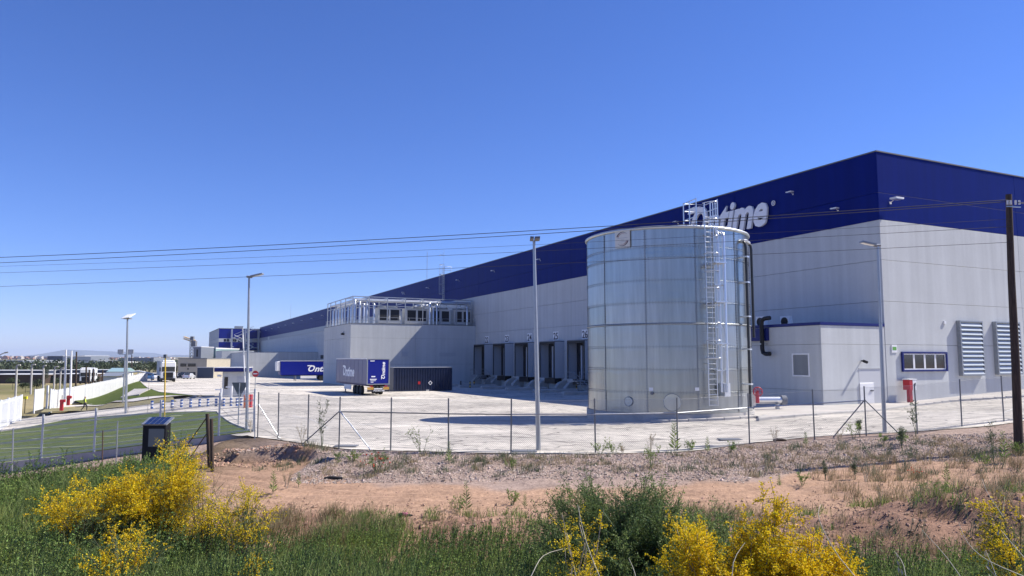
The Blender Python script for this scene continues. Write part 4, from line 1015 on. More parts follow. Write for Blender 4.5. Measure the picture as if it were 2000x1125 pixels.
# twin floodlight mast
b=G(240,788); ft=thing('floodlight_mast','short mast carrying two square floodlights beside the taller lamp post','floodlight mast',b)
h_=AT(240,692,b.y).z-b.z
MB().tube([(0,0,-.2),(0,0,h_)],.09,8).build('pole', M['pole'], ft); MB().box(-.75,.75,-.04,.04,h_-.05,h_+.03).build('crossbar', M['pole'], ft)
for sx in (-.55,.6): MB().box(sx-.3,sx+.3,-.08,.08,h_+.06,h_+.55).build('floodlight', M['steel'], ft); MB().box(sx-.22,sx+.22,-.095,-.082,h_+.14,h_+.47).build('lens', M['curtain'], ft)
def simple_pole(px0,py0,px1,py1,label,cat,nm,r,matl,Y=None,n=8,r2=None,group=None,curve=None):
    if Y is None: b=G(px0,py0)
    else: b=AT(px0,py0,Y)
    d=AT(px1,py1,b.y)-b; t_=thing(nm,label,cat,b,0,group)
    pts=[(0,0,-.3),tuple(d)]
    if curve: pts=[(0,0,-.3),(d.x*.3,0,d.z*.82),(d.x*.45,0,d.z*.93),(d.x*.75+curve*.1,0,d.z*.99),(d.x+curve*.5,0,d.z)]
    MB().tube(pts,r,n,r2=r2 or r).build('shaft' if not curve else 'post', matl, t_); return t_
t_=simple_pole(321,832,323,699,'thin yellow pole standing on the lawn behind the kiosk','pole','yellow_pole',.045,M['yellow'])
d=AT(323,699,t_.location.y)-t_.location; MB().box(d.x-.09,d.x+.09,-.09,.09,d.z,d.z+.22).build('cap', M['joint'], t_)
for i,(x0,y0,x1,y1) in enumerate(((126,776,129,683),(137,779,140,685))):
    t_=simple_pole(x0,y0,x1,y1,['left white flagpole behind the white palisade','right white flagpole behind the white palisade'][i],'flagpole','flagpole',.16,M['white'],100,8,.10,'pair of white flagpoles')
simple_pole(148,757,149.5,687,'dark wooden telegraph pole right of the white flagpoles','utility pole','telegraph_pole',.17,M['wood'],135,7,.13)
simple_pole(257,735,257.5,693,'distant thin pole behind the floodlights','utility pole','telegraph_pole',.15,M['wood'],240)
for i,(px,yb,yt) in enumerate(((30,780,713),(60,766,712),(84,770,714),(105,765,716),(117,760,719))):
    simple_pole(px,yb,px+(1 if i!=2 else -2),yt,'%s grey concrete post from the left along the field edge'%ORD[i],'concrete post','concrete_post',.13,M['concrete_lt'],95+i*6,6,.10,'concrete posts along the field',curve=1.2)
for i,(px,yb,yt) in enumerate(((168,756,716),(174,752,722),(182,750,720),(200,746,722))):
    simple_pole(px,yb,px+.5,yt,'%s dark post from the left by the parked white truck'%ORD[i],'post','dark_post',.14,M['wood'],125+i*5,6,.12,'dark posts by the parked truck')
# lamp arm at far left edge
b=Vector(AT(-14,760,110)); b.z=-3; l=thing('lamp_post','curved street lamp arm reaching in at the left edge of the photo','lamp post',b)
p1=AT(-14,705,110)-b; p2=AT(0,693,110)-b; p3=AT(9,689,110)-b; MB().tube([(0,0,0),tuple(p1),tuple(p2),tuple(p3)],.07,6).build('pole',M['steel'],l); p4=AT(16,688,110)-b; MB().tube([tuple(p3),tuple(p4)],.12,6).build('lamp_head',M['steel'],l)

# utility pole right
b=G(1989,877); up=thing('utility_pole','weathered dark wooden utility pole at the right edge carrying the overhead wires','utility pole',b)
tp_=AT(1970,380,b.y)-b; mb=MB(); 
mb.tube([(0,0,-.5),tuple(tp_*.33+Vector((.02,0,0))),tuple(tp_*.66-Vector((.015,0,0))),tuple(tp_)],.155,14,r2=.105); mb.build('pole', M['wood'], up)
def at_pole(py): 
    f=(877-py)/(877-380); return b+tp_*f
MB().box(-.2,.32,-.02,.02,-.02,.02,Matrix.Translation(at_pole(406)-b-Vector((0,.16,0)))@Matrix.Rotation(.06,4,'Y')).build('crossarm', M['galv'], up)
for i,dx in enumerate((-.16,-.05,.14,.28)):
    p=at_pole(404)-b-Vector((0,.16,0)); MB().tube([(p.x+dx,p.y,p.z+.04),(p.x+dx,p.y,p.z+.12),(p.x+dx,p.y,p.z+.2)],.035,8).build('insulator', M['white'], up)
M['wire']=mat('wire',(.03,.03,.035),.5)
def wire(P0, px, py, Yend, label, r=.011, sag=.22, ext=True, P1=None):
    P1=P1 or AT(px,py,Yend)
    D=(P1-P0); 
    if ext: P1=P1+D*.35; D=P1-P0
    pts=[]
    n=24
    for i in range(n+1):
        u=i/n; p=P0+D*u; p.z-=sag*4*u*(1-u)*(1); pts.append(tuple(p-P0))
    t_=tag(MB().tube(pts,r,4).build('overhead_wire',M['wire'],None,P0),label,'wire','overhead wires')
    return t_
pt=at_pole(403)+Vector((0,-.16,.2))
wire(pt+Vector((-.16,0,0)),0,494,37,'uppermost thick overhead wire crossing the sky from the pole',.014,.3)
wire(pt+Vector((-.08,0,-.06)),0,504,37.5,'second overhead wire from the top, just under the thick one',.013,.32)
wire(at_pole(430)+Vector((0,-.12,0)),0,512,40,'third overhead wire from the top, thin',.006,.3)
wire(at_pole(445)+Vector((0,-.12,0)),0,526,40,'fourth overhead wire from the top, thin',.008,.25)
wire(at_pole(476)+Vector((0,-.12,0)),0,556,36,'lowest overhead wire, thin and nearly level',.008,.12)
for i,(dx,yy) in enumerate(((.14,403),(.28,405))):
    P0=at_pole(yy)+Vector((dx,-.16,.1)); wire(P0,0,0,0,['short overhead wire leaving the pole to the right, upper','short overhead wire leaving the pole to the right, lower'][i],.012,.2,False,P0+Vector((16,-3,-.1-.3*i)))

# ================================================================== FENCES
M['fpost']=mat('fence_post',(.22,.23,.235),.45,metal=.6,var=.2,vscale=8)
M['fwire']=mat('fence_wire',(.42,.43,.44),.4,metal=.7)
pp=[(503,855),(543,858),(601,866),(662,877),(763,880),(876,884),(998,886),(1163,885),(1323,881),(1464,868),(1591,859),(1692,852),(1792,848),(1879,834),(1961,824)]
PB=[G(*q) for q in pp]; last=PB[-1]+(PB[-1]-PB[-2]); last.z=zt(last.x,last.y); PB.append(last); l2=last+(PB[-1]-PB[-2]); l2.z=zt(l2.x,l2.y); PB.append(l2)
cf=thing('chainlink_fence','grey chain-link fence on steel posts along the gravel bank round the yard','fence',PB[0])
fpm=MB().tube([(0,0,-.3),(0,0,2.0)],.028,8).mesh('post',M['fpost'])
for p in PB:
    o=lnk(bpy.data.objects.new('post',fpm)); o.parent=cf; o.location=p-PB[0]; o.rotation_euler=(random.uniform(-.012,.012),random.uniform(-.012,.012),0)
cap_=MB().tube([(0,0,2.0),(0,0,2.05)],.036,8).mesh('post_cap',M['black'])
# horizontal rail
for i in range(3,11):
    a=PB[i]-PB[0]; c=PB[i+1]-PB[0]; MB().tube([(a.x,a.y,a.z+1.42),(c.x,c.y,c.z+1.42)],.024,6).build('rail',M['galv'] if i>5 else M['fpost'],cf)
tw=[]
for i in range(len(PB)-1):
    a=PB[i]-PB[0]; c=PB[i+1]-PB[0]
    for hz in (1.93,1.0,.12): tw.append(((a.x,a.y,a.z+hz),(c.x,c.y,c.z+hz)))
mb=MB()
for p,q in tw: mb.tube([p,q],.004,3,caps=False)
o=mb.build('tension_wires',M['fwire'],cf); o['kind']='stuff'
# diamond mesh: real woven diagonals between ground and top wire
def diamonds(PB, step, r):
    S=[];E=[]
    for a,c in zip(PB[:-1],PB[1:]):
        L_=(c-a).length; Hh=1.85; 
        for s in (-1,1):
            for u in np.arange(-Hh, L_+Hh, step):
                u0,u1=(u,u+Hh) if s>0 else (u+Hh,u)
                z0_,z1_=.1,.1+Hh
                # clip to 0..L
                du=(u1-u0)/Hh
                t0=0;t1=Hh
                for lim,sg in ((0,1),(L_,-1)):
                    for _ in (0,):
                        f0=(u0-lim)*sg; f1=(u1-lim)*sg
                        if f0<0 and f1<0: t1=-1
                        elif f0<0: t0=max(t0,Hh*(-f0)/(f1-f0))
                        elif f1<0: t1=min(t1,Hh*f0/(f0-f1))
                if t1-t0<.03: continue
                for tt,lst in ((t0,S),(t1,E)):
                    uu=u0+du*tt; p=a.lerp(c,uu/L_); lst.append((p.x,p.y,p.z+.1+tt))
    return np.array(S),np.array(E)
def prisms(name,S,E,r,matl,parent,kind='stuff',n=3):
    S=np.asarray(S,float);E=np.asarray(E,float); r=np.broadcast_to(np.asarray(r,float),(len(S),)); D=E-S; D/=np.linalg.norm(D,axis=1)[:,None]+1e-9
    up_=np.where(np.abs(D[:,2:3])<.9,np.array([[0,0,1.]]),np.array([[1.,0,0]])); A=np.cross(D,up_); A/=np.linalg.norm(A,axis=1)[:,None]+1e-9; B=np.cross(D,A)
    ring=[(A*math.cos(2*math.pi*k/n)+B*math.sin(2*math.pi*k/n))*r[:,None] for k in range(n)]
    V=np.stack([S+q for q in ring]+[E+q for q in ring],1).reshape(-1,3)
    f=np.array([(k,(k+1)%n,n+(k+1)%n,n+k) for k in range(n)])
    return np_mesh(name,V,(np.arange(len(S))[:,None,None]*2*n+f[None]).reshape(-1,4),matl,parent,kind=kind)
S_,E_=diamonds([p-PB[0] for p in PB],.075,0)
prisms('wire_mesh',S_,E_,.003,M['fwire'],cf)
# braces
for i,offs in ((3,((-1.55,.1),(1.35,-.4))),(11,((-1.3,.2),(1.25,-.35))),(0,((1.1,-.3),))):
    for k,(dx,dy) in enumerate(offs):
        p=PB[i]-PB[0]; q=Vector((p.x+dx,p.y+dy,0)); q.z=zt(PB[0].x+q.x,PB[0].y+q.y)-PB[0].z-.05
        MB().tube([(p.x,p.y,p.z+1.45),tuple(q)],.024,6).build('brace',M['fpost'] if (i==11 or (i==3 and k==0)) else M['alu'],cf)

# white welded mesh fence with concrete footing wall (left)
M['wfence']=mat('white_fence',(.62,.64,.62),.45)
mp_=[(-90,908),(0,905),(83,895),(182,888),(306,875),(420,866),(487,853)]
MP=[]
for q in mp_:
    p=G(*q); MP.append(p)
MP=[Vector((p.x,35.3+.15*i,0)) for i,p in enumerate([Vector((AT(px,800,35.5).x,0,0)) for px,_ in mp_])]
zw=[max(AT(px,py,p.y).z, float(zbase(p.x,36.5))+.03) for (px,py),p in zip(mp_,MP)]
zstep=[zw[0]]
mf=thing('mesh_fence','white welded mesh fence on a low stepped concrete wall in front of the lawn','fence',(MP[0].x,MP[0].y,0))
mfm=MB().box(-.04,.04,-.03,.03,-.1,2.05).mesh('post',M['wfence'])
for i,p in enumerate(MP):
    p.z=zw[i]; o=lnk(bpy.data.objects.new('post',mfm)); o.parent=mf; o.location=(p.x-MP[0].x,p.y-MP[0].y,p.z)
for i in range(len(MP)-1):
    a,c=MP[i],MP[i+1]; L_=(c-a).length; S=[];E=[]
    zb0=a.z+.05; zb1=c.z+.05
    nn=int(L_/.05)
    for k in range(nn+1):
        u=k/nn; p=a.lerp(c,u); zb_=zb0+(zb1-zb0)*u; S.append((p.x-MP[0].x,p.y-MP[0].y,zb_)); E.append((p.x-MP[0].x,p.y-MP[0].y,zb_+1.95))
    for hz in np.arange(0.02,1.96,.2):
        for dz in ((0,.03,.06) if hz in (0.02,) or abs(hz-.82)<.05 or abs(hz-1.42)<.05 else (0,)):
            S.append((a.x-MP[0].x,a.y-MP[0].y-.02,zb0+hz+dz)); NH=1; E.append((c.x-MP[0].x,c.y-MP[0].y,zb1+hz+dz))
    RR=np.array([.0048]*(nn+1)+[.011 if (s_[2]-zb0)%.2>.001 and abs(s_[2]-zb0-round((s_[2]-zb0)/.2)*.2)>.015 else .007 for s_ in S[nn+1:]])
    prisms('mesh_panel',S,E,RR,M['wfence'],mf,kind='stuff')
    # footing wall
    wl=MB(); v=[(a.x-MP[0].x,-.12,a.z-1.3),(c.x-MP[0].x,c.y-MP[0].y-.12-.0,c.z-1.3),(c.x-MP[0].x,c.y-MP[0].y-.12,c.z),(a.x-MP[0].x,a.y-MP[0].y-.12,a.z)]
    v[0]=(v[0][0],a.y-MP[0].y-.12,v[0][2]); v+= [(x,y+.26,z) for x,y,z in v]; wl.add(v,[(0,1,2,3),(7,6,5,4),(3,2,6,7),(0,3,7,4),(1,5,6,2)]); wl.build('footing_wall',M['concrete_lt'],mf)
# old wooden posts with braces and thin chainlink in front of the kiosk
M['rust']=mat('rusty_steel',(.12,.07,.05),.7,var=.4,vscale=10)
def woodpost(px,py,pxt,pyt,r,label,matl,grp='old fence posts'):
    b_=G(px,py); d=AT(pxt,pyt,b_.y)-b_; t_=tag(MB().tube([(0,0,-.3),tuple(d)],r,8,r2=r*.85).build('fence_post',matl,None,b_),label,'fence post',grp); return b_,d
bw,dw=woodpost(411,912,405,808,.085,'left weathered wooden fence post of the braced pair',M['wood'])
bw2,dw2=woodpost(416,918,413,818,.07,'right weathered wooden fence post of the braced pair',M['wood'])
for i,(q0,q1) in enumerate((((404,815),(344,902)),((411,836),(368,900)))):
    p=AT(q0[0],q0[1],bw.y); q=G(*q1); tag(MB().tube([(0,0,0),tuple(q-p)],.022,6).build('brace',M['rust'],None,p),['upper rusty diagonal brace leaning on the wooden posts','lower rusty diagonal brace leaning on the wooden posts'][i],'brace','rusty braces')
woodpost(200,905,201,841,.03,'dark thin steel post left of the kiosk',M['rust'],'thin steel posts'); woodpost(227,905,230,822,.03,'pale thin steel post beside the kiosk',M['galv'],'thin steel posts'); woodpost(24,915,26,836,.035,'thin steel post at the far left of the white fence',M['galv'],'thin steel posts')
woodpost(498,858,498,793,.025,'short thin post at the corner of the lawn',M['galv'],'thin steel posts')

# kiosk with a solar lid
b=G(305,905); b=Vector((b.x,b.y,b.z))
tz=AT(305,826,b.y).z-b.z; kw=.5*(AT(326,850,b.y).x-AT(281,850,b.y).x)
ko=thing('solar_kiosk','black cabinet with a tilted solar panel lid standing in the yellow broom','cabinet',b,-.02)
MB().bbox(-kw,kw,-.3,.15,-.3,tz,.015).build('cabinet',M['black'],ko)
MB().box(-kw*.45,kw*.88,-.315,-.302,tz-.95,tz-.22).build('front_panel',mat('grey_panel',(.22,.23,.22),.35,metal=.3),ko)
R_=Matrix.Translation((0,0,tz+.05))@Matrix.Rotation(.35,4,'X')
MB().box(-kw-.05,kw+.05,-.36,.36,0,.05,R_).build('lid_frame',M['galv'],ko)
cell=MB().box(-.095,.095,-.09,.09,.052,.058).mesh('solar_cell',mat('solar_cell',(.015,.03,.10),.25))
for i in range(4):
    for j in range(4):
        o=lnk(bpy.data.objects.new('solar_cell',cell)); o.parent=ko; o.matrix_local=R_@Matrix.Translation((-.315+i*.21,-.27+j*.18,0))

# sliding gate, palisade
def palisade(nm,label,cat,P,h,matl,step=.125,wbar=.06,postevery=3.0,rails=(.15,.9),group=None,solid=False,zoff=0):
    P=[Vector(p) for p in P]; r0=P[0].copy(); t_=thing(nm,label,cat,r0,0,group)
    pts=resample([(p.x,p.y) for p in P],step); d=[0]
    for a,c in zip(P,P[1:]): d.append(d[-1]+(c.to_2d()-a.to_2d()).length)
    zs=[p.z for p in P]; mb=MB()
    for i,q in enumerate(pts):
        z=np.interp(i*step,d,zs)-r0.z+zoff; j=min(i,len(pts)-2); dr=(pts[j+1]-pts[j]).normalized(); ang=math.atan2(dr.y,dr.x)
        mb.box(-wbar/2,wbar/2,-.02,.02,z+.08,z+h,Matrix.Translation((q.x-r0.x,q.y-r0.y,0))@Matrix.Rotation(ang,4,'Z'))
    o=mb.build('bars',matl,t_); o['kind']='stuff'
    for rf in rails:
        MB().tube([(p.x-r0.x,p.y-r0.y,p.z-r0.z+h*rf+zoff) for p in P],.04,4).build('rail',matl,t_)
    L_=d[-1]; k=0
    while k<=L_+.01:
        x=np.interp(k,d,[p.x for p in P])-r0.x; y=np.interp(k,d,[p.y for p in P])-r0.y; z=np.interp(k,d,zs)-r0.z+zoff
        MB().box(x-.06,x+.06,y-.06,y+.06,z-.2,z+h+.06).build('post',matl,t_); k+=postevery
    return t_
M['gatewhite']=mat('gate_white',(.70,.72,.74),.45)
g0=G(39,822); g1=G(0,842); g1b=g1+(g1-g0)*1.2
palisade('sliding_gate','long white vertical-bar gate at the left edge beside the lawn','gate',[g0,g1,g1b],2.05,M['gatewhite'],.17,.085,4.0)
g0=G(66,808); g1=G(84,803); g0.z=g1.z=-2.5
palisade('small_gate','short white louvred gate panel left of the road','gate',[g0,g1],2.5,M['white'],.2,.17,6)
q=G(91,799); t_=tag(MB().box(-.09,.09,-.09,.09,-.2,2.9).build('gate_post',M['white'],None,q),'white square gate post with a camera box between the two white gates','gate post')
fe=[(103,760),(112,762),(139,757),(170,751),(207,744),(232,739),(262,733),(290,727)]
FP=[Vector((AT(a,700,y).x,y,0)) for (a,_),y in zip(fe,(92,98,108,112,120,128,138,150))]
for p,(a,c) in zip(FP,fe): p.z=AT(a,c,p.y).z-3.5
palisade('white_palisade','long white vertical-bar palisade at the foot of the green embankment','fence',FP[1:],3.5,M['white'],.25,.19,3.0)
palisade('small_gate','narrow grey-white gate panel closing the palisade beside the red posts','gate',[FP[0],FP[1]],3.5,M['gatewhite'],.3,.2,3)
# banner lettering patch on the palisade
q0=AT(171,765,112.5); q1=AT(190,760,116.0)
# yellow box post, red machines
b=G(48,806); t_=thing('call_post','yellow call box on a thin ochre post beside the gate','call post',b); MB().tube([(0,0,-.1),(0,0,1.55)],.05,6).build('post',M['drygrass'],t_); MB().box(-.2,.2,-.1,.1,1.55,1.85).build('box',mat('bright_yellow',(.85,.75,.02),.5),t_)
for i,(px,py) in enumerate(((120,798.5),(133,788.5))):
    b=AT(px,py,[83,92][i]); b.z=float(zbase(b.x,b.y)) if abs(float(zbase(b.x,b.y))-b.z)<.4 else b.z
    t_=thing('red_bollard_machine',['nearer red barrier machine at the entrance, with a short aerial','farther red barrier machine at the entrance'][i],'barrier machine',b,.3,'red barrier machines')
    MB().bbox(-.16,.16,-.16,.16,-.2,1.0,.02).build('cabinet',M['red'],t_); MB().bbox(-.18,.34,-.2,.2,.72,1.02,.02).build('head',M['red'],t_) if i==0 else MB().bbox(-.18,.34,-.2,.2,.62,.95,.02).build('head',M['red'],t_)
    if i==0: MB().tube([(0,0,1.02),(0,0,1.5)],.03,5).build('aerial',M['black'],t_)
# blue and white bollards
M['bblue']=mat('bollard_blue',(.02,.08,.30),.45)
bp_=[(296.5,798.7),(317,798.2),(335.8,797.5),(354,796.2),(371.8,795.5),(389.5,795),(406,794.5),(421.8,794),(436.5,794),(450.8,793.7),(462.5,793.2),(470.5,793)]
body=MB().tube([(0,0,-.05),(0,0,.60),(0,0,.66)],.105,12).mesh('post',M['bblue']); b1m=MB(); b1m.tube([(0,0,.42),(0,0,.52)],.109,12); b1m=b1m.mesh('white_band',M['white']); b2m=MB(); b2m.tube([(0,0,.18),(0,0,.28)],.109,12); b2m=b2m.mesh('white_band',M['white'])
for i,q in enumerate(bp_):
    b=G(*q); t_=thing('bollard','%s blue bollard with white bands from the left in the row across the road'%ORD[i],'bollard',b,0,'blue and white bollards across the entrance road')
    for nm,me in (('post',body),('white_band',b1m),('white_band',b2m)): o=lnk(bpy.data.objects.new(nm,me)); o.parent=t_
# signs
b=G(497.5,778); t_=thing('no_entry_sign','round red no-entry sign on a thin post left of the low white wing','sign',b); h_=AT(497.5,730,b.y).z-b.z
MB().tube([(0,0,-.1),(0,0,h_)],.035,6).build('post',M['pole'],t_); mb=MB(); mb.tube([(0,-.06,h_),(0,-.04,h_)],.32,24); o=mb.build('sign_disc',M['red'],t_); MB().box(-.22,.22,-.068,-.061,h_-.05,h_+.05).build('white_bar',M['white'],t_)
b=G(465,834); t_=thing('yield_sign','back of a grey triangular yield sign on a post beside the lamp','sign',b); yt=AT(465,747,b.y).z-b.z; yb=AT(465,776,b.y).z-b.z
MB().tube([(0,0,-.1),(0,0,yt-.03)],.035,8).build('post',M['pole'],t_); hw=.5*(AT(480,750,b.y).x-AT(450,750,b.y).x)
mb=MB(); n_=[(-hw,yt),(hw,yt),(hw+.01,yt-.05),(.03,yb),(-.03,yb),(-hw-.01,yt-.05)]; v=[(x,.04,z) for x,z in n_]+[(x,.06,z) for x,z in n_]; k=6; mb.add(v,[tuple(range(k)),tuple(range(k,2*k))[::-1]]+[(i,k+i,k+(i+1)%k,(i+1)%k) for i in range(k)]); mb.build('sign_triangle',mat('sign_back',(.15,.16,.16),.5,metal=.4),t_)
# barriers
def barrier(px,py,tx,ty,label,i):
    b=G(px,py); d=AT(tx,ty,b.y)-b; t_=thing('raised_barrier',label,'barrier',b,0,'raised entrance barriers')
    MB().bbox(-.18,.18,-.2,.2,-.05,1.05,.03).build('cabinet',M['red'] if i else M['orange'],t_)
    nseg=10; s=Vector((0,-.26,.9)); e=Vector((d.x,-.26,d.z))
    for k in range(nseg):
        a=s.lerp(e,k/nseg); c=s.lerp(e,(k+1)/nseg); mb=MB(); mb.tube([tuple(a),tuple(c)],.05,6); mb.build('arm_section',M['white'] if k%3 else M['curtain'],t_)
    return t_
barrier(481,797,476,640,'tall raised barrier arm leaning left of the lamp post, orange cabinet',0); barrier(487.5,796,487,705,'shorter raised barrier arm right of the lamp post, red cabinet',1)
for i,(px,py,h_) in enumerate(((431,794,1.5),(451,790,1.6))):
    b=G(px,py); t_=thing('ticket_post',['white ticket post with a side arm left of the yield sign','white ticket post behind the yield sign'][i],'post',b,0,'ticket posts'); MB().box(-.07,.07,-.07,.07,-.1,h_).build('post',M['white'],t_); MB().box(-.5,-.07,-.05,.05,h_-.15,h_-.05).build('arm',M['white'],t_)
# guardhouse
b=G(433,776.5); b.z+=.0; gh=thing('guardhouse','small white guardhouse with a flat blue-edged roof at the yard entrance','guardhouse',b,.22)
wd=(AT(479,760,b.y).x-b.x)*1.0; hh=AT(433,726,b.y).z-b.z; dp=2.6
MB().bbox(0,wd,0,dp,-.4,hh,.02).build('wall',M['wall'],gh)
k=MB(); k.box(-.75,wd+.15,-.55,dp+.5,hh+.002,hh+.40); k.build('roof',M['blue'],gh); MB().box(-.8,wd+.2,-.6,dp+.55,hh+.401,hh+.46).build('roof_edge',M['white'],gh)
MB().box(-.03,-.004,.6,1.6,.8,hh-.5).build('window',M['glass'],gh); MB().box(.2,.55,-.03,-.004,.9,hh-.55).build('window',M['glass'],gh)
o=MB().box(wd*.6,wd*.6+.8,-.04,-.004,.02,2.1).build('door',M['curtain'],gh)
MB().tube([(-.1,-.15,hh-.45),(-.45,-.3,hh-.4)],.12,8).build('spotlight',M['white'],gh)
# ================================================================== VEHICLES
M['curtainside']=mat('curtain_side_sheen',(.07,.075,.20),.38,var=.1,vscale=1.2); M['vnavy']=mat('trailer_navy',(.004,.012,.22),.35,spec=.3); M['letter']=mat('letter_white',(.92,.92,.92),.5); M['amber']=mat('bumper_yellow',(.55,.30,.05),.5)  # trailer curtain is paler than the doors: sheen put into its base colour
def wheel(t_,x,y,z,r=.5,w=.32,axis='x',nm='wheel'):
    mb=MB(); mb.tube([(x,y,z),(x+w,y,z)],r,18); o=mb.build(nm,M['rubber'],t_); s=x if x<0 else x+w; e=-.012 if x<0 else .012
    mb=MB(); mb.tube([(s+e*.2,y,z),(s+e*2,y,z)],r*.52,12); mb.build('rim',M['steel'],o); return o
def trailer(loc,rotz,label,side_mat,logo_side,rear_logo,grp,L=13.6,front_first=False,sc=1):
    t_=thing('semi_trailer',label,'trailer',loc,rotz,grp); W=2.55
    MB().bbox(0,W,.06,L,1.22,3.95,.02).build('box',side_mat,t_)
    MB().box(.05,W-.05,-.0,.055,1.3,3.9).build('rear_door',M['vnavy'],t_)
    fr=MB(); fr.box(-.02,.1,-.03,.0,1.18,4.0); fr.box(W-.1,W+.02,-.03,.0,1.18,4.0); fr.box(.101,W-.101,-.03,.0,3.92,4.0); fr.box(.101,W-.101,-.03,0,1.18,1.28); fr.build('door_frame',M['steel'],t_)
    MB().box(-.03,.02,.3,L+.02,3.96,4.05).build('roof_rail',M['white'],t_); MB().box(.02,W+.02,-.02,L,3.953,3.99).build('roof',M['white'],t_)
    ch=MB(); 
    n=26
    for k in range(n): 
        y=.2+(L-.4)*k/n; ch.add([(-.015,y,1.22),(-.015,y+(L-.4)/n,1.22),(-.015,y+(L-.4)/n*.8,1.05),(-.015,y+(L-.4)/n*.2,1.05)],[(0,1,2,3),(3,2,1,0)])
    o=ch.build('curtain_skirt',M['vnavy'],t_); o['kind']='stuff'
    MB().box(.4,W-.4,.3,L-.3,.98,1.2).build('chassis',M['black'],t_)
    for y in (2.6,3.95,5.3):
        wheel(t_,-.0+.03,y,.5); wheel(t_,W-.35,y,.5)
    for x in (.35,W-.45): MB().box(x,x+.12,L-3.2,L-3.05,0,1.0).build('landing_leg',M['steel'],t_)
    MB().box(.0,.04,6.4,L-4,.45,1.0).build('side_guard',M['white'],t_)
    # bumper
    MB().box(.05,W-.05,-.12,-.04,.42,.62).build('bumper',M['ink'],t_)
    me=text_mesh('POLARCUBE',.2,.004,.006); me.materials.append(M['letter']); o=lnk(bpy.data.objects.new('lettering',me)); o.parent=t_; o.location=(.75,-.128,.46); o.rotation_euler=(math.pi/2,0,0); o.scale=(1.1,1,1)
    for x0,x1 in ((.05,.75),(W-.7,W-.05)): MB().box(x0,x1,-.11,-.05,.64,.92).build('marker_board',M['amber'],t_)
    MB().box(.8,1.75,-.10,-.05,.66,.80).build('number_plate',M['white'],t_)
    for x in (.3,W-.6): MB().box(x,x+.35,-.115,-.08,.95,1.08).build('tail_light',M['red'],t_)
    mbs=MB()
    for x,z,w_,h_ in ((.35,3.72,.5,.08),(.5,2.0,.45,.12),(.35,1.72,.75,.09),(.4,1.58,.6,.06),(.45,1.42,.3,.08)): mbs.box(x,x+w_,-.008,-.002,z,z+h_)
    mbs.build('small_print',M['letter'],t_)
    if rear_logo:
        lm2,lw2=logo_mesh(.42,.01,M['letter']); lm2.v=[(x*1.15,y,z) for x,y,z in lm2.v]; o=lm2.build('lettering',M['letter'],t_); o.matrix_local=Matrix(((0,-1,0,2.02),(0,0,-1,-.01),(1,0,0,1.75),(0,0,0,1)))
    sx,sy,sh,sw=logo_side
    lm3,lw3=logo_mesh(sh,.012,M['letter']); lm3.v=[(x/lw3*sw,y,z) for x,y,z in lm3.v]; o=lm3.build('lettering',M['letter'],t_); o.matrix_local=Matrix(((0,0,-1,-.008),(-1,0,0,sx),(0,1,0,sy),(0,0,0,1)))
    for k in range(9): MB().box(-.012,-.002,.15+(L-.3)*k/8.-.02,.15+(L-.3)*k/8.+.02,1.25,3.9).build('curtain_strap',side_mat,t_)
    return t_
b=AT(716,760,81.0); b.z=float(zbase(b.x,b.y))+.02
trailer(b,ROTZ+.02,'navy curtain-sided trailer seen from behind with white lettering, parked beside the container',M['curtainside'],(10.3,2.0,1.25,5.2),True,'navy semi-trailers')
# second trailer: broadside, its lettered flank facing us (flank local -x), cab end to the left
b=AT(547,742,150); zt2=float(zbase(b.x,b.y))+.02
e=b+ux*13.6
t2=trailer(Vector((b.x,b.y,zt2))+ux*13.6,ROTZ+math.pi/2,'navy curtain-sided trailer standing broadside in the distance, its end hidden by the machine block',M['vnavy'],(8.3,1.85,1.3,6.0),False,'navy semi-trailers')
MB().bbox(.1,2.45,13.62,14.3,2.0,3.9,.08).build('cooling_unit',M['white'],t2)
# container
p0=AT(768,765.5,92.5); p0.z=float(zbase(p0.x,p0.y))+.03
r_=ray(883,740); 
for Lc in np.arange(5,13,.05):
    q=p0+ux*Lc
    if 1000+F_PX*q.x/(q.y*cp) *1.0>= 883: break
Hc=2.95
cn=thing('shipping_container','dark navy corrugated shipping container behind the rear of the trailer','container',p0,ROTZ)
M['cont']=mat('container_navy',(.010,.019,.06),.4,var=.3,vscale=1.5)
MB().box(.06,Lc-.06,.08,2.4,.1,Hc-.06).build('core',M['cont'],cn)
mb=MB(); x=.12; prof=[]; per=(Lc-.24)/22
for k in range(22):
    a=.12+k*per; prof+=[(a,.0),(a+per*.35,.0),(a+per*.5,.07),(a+per*.85,.07)]
prof.append((Lc-.12,0)); v=[];
for (x,y) in prof: v+=[(x,y,.16),(x,y,Hc-.12)]
mb.add(v,[(2*i,2*i+2,2*i+3,2*i+1) for i in range(len(prof)-1)]); mb.build('corrugated_side',M['cont'],cn)
mb=MB(); mb.box(0,.12,-.02,.1,0,Hc); mb.build('corner_post',M['cont'],cn); MB().box(Lc-.12,Lc,-.02,.1,0,Hc).build('corner_post',M['cont'],cn)
MB().box(.121,Lc-.121,-.02,.06,Hc-.12,Hc).build('top_rail',M['cont'],cn); MB().box(.121,Lc-.121,-.02,.06,0,.16).build('bottom_rail',M['cont'],cn)
MB().box(0,Lc,.0,2.44,Hc+.002,Hc+.03).build('roof',M['curtain'],cn)
MB().box(.0,.03,.1,2.44,.0,Hc-.01).build('end_wall',M['cont'],cn)
c_=Vector((Lc*.62,-.03,1.0)); R_=Matrix.Translation(c_)@Matrix.Rotation(math.pi/4,4,'Y'); MB().box(-.2,.2,-.005,.005,-.2,.2,R_).build('hazard_diamond',M['letter'],cn); MB().box(-.13,.13,-.009,-.0055,-.13,.13,R_).build('diamond_centre',M['cont'],cn)
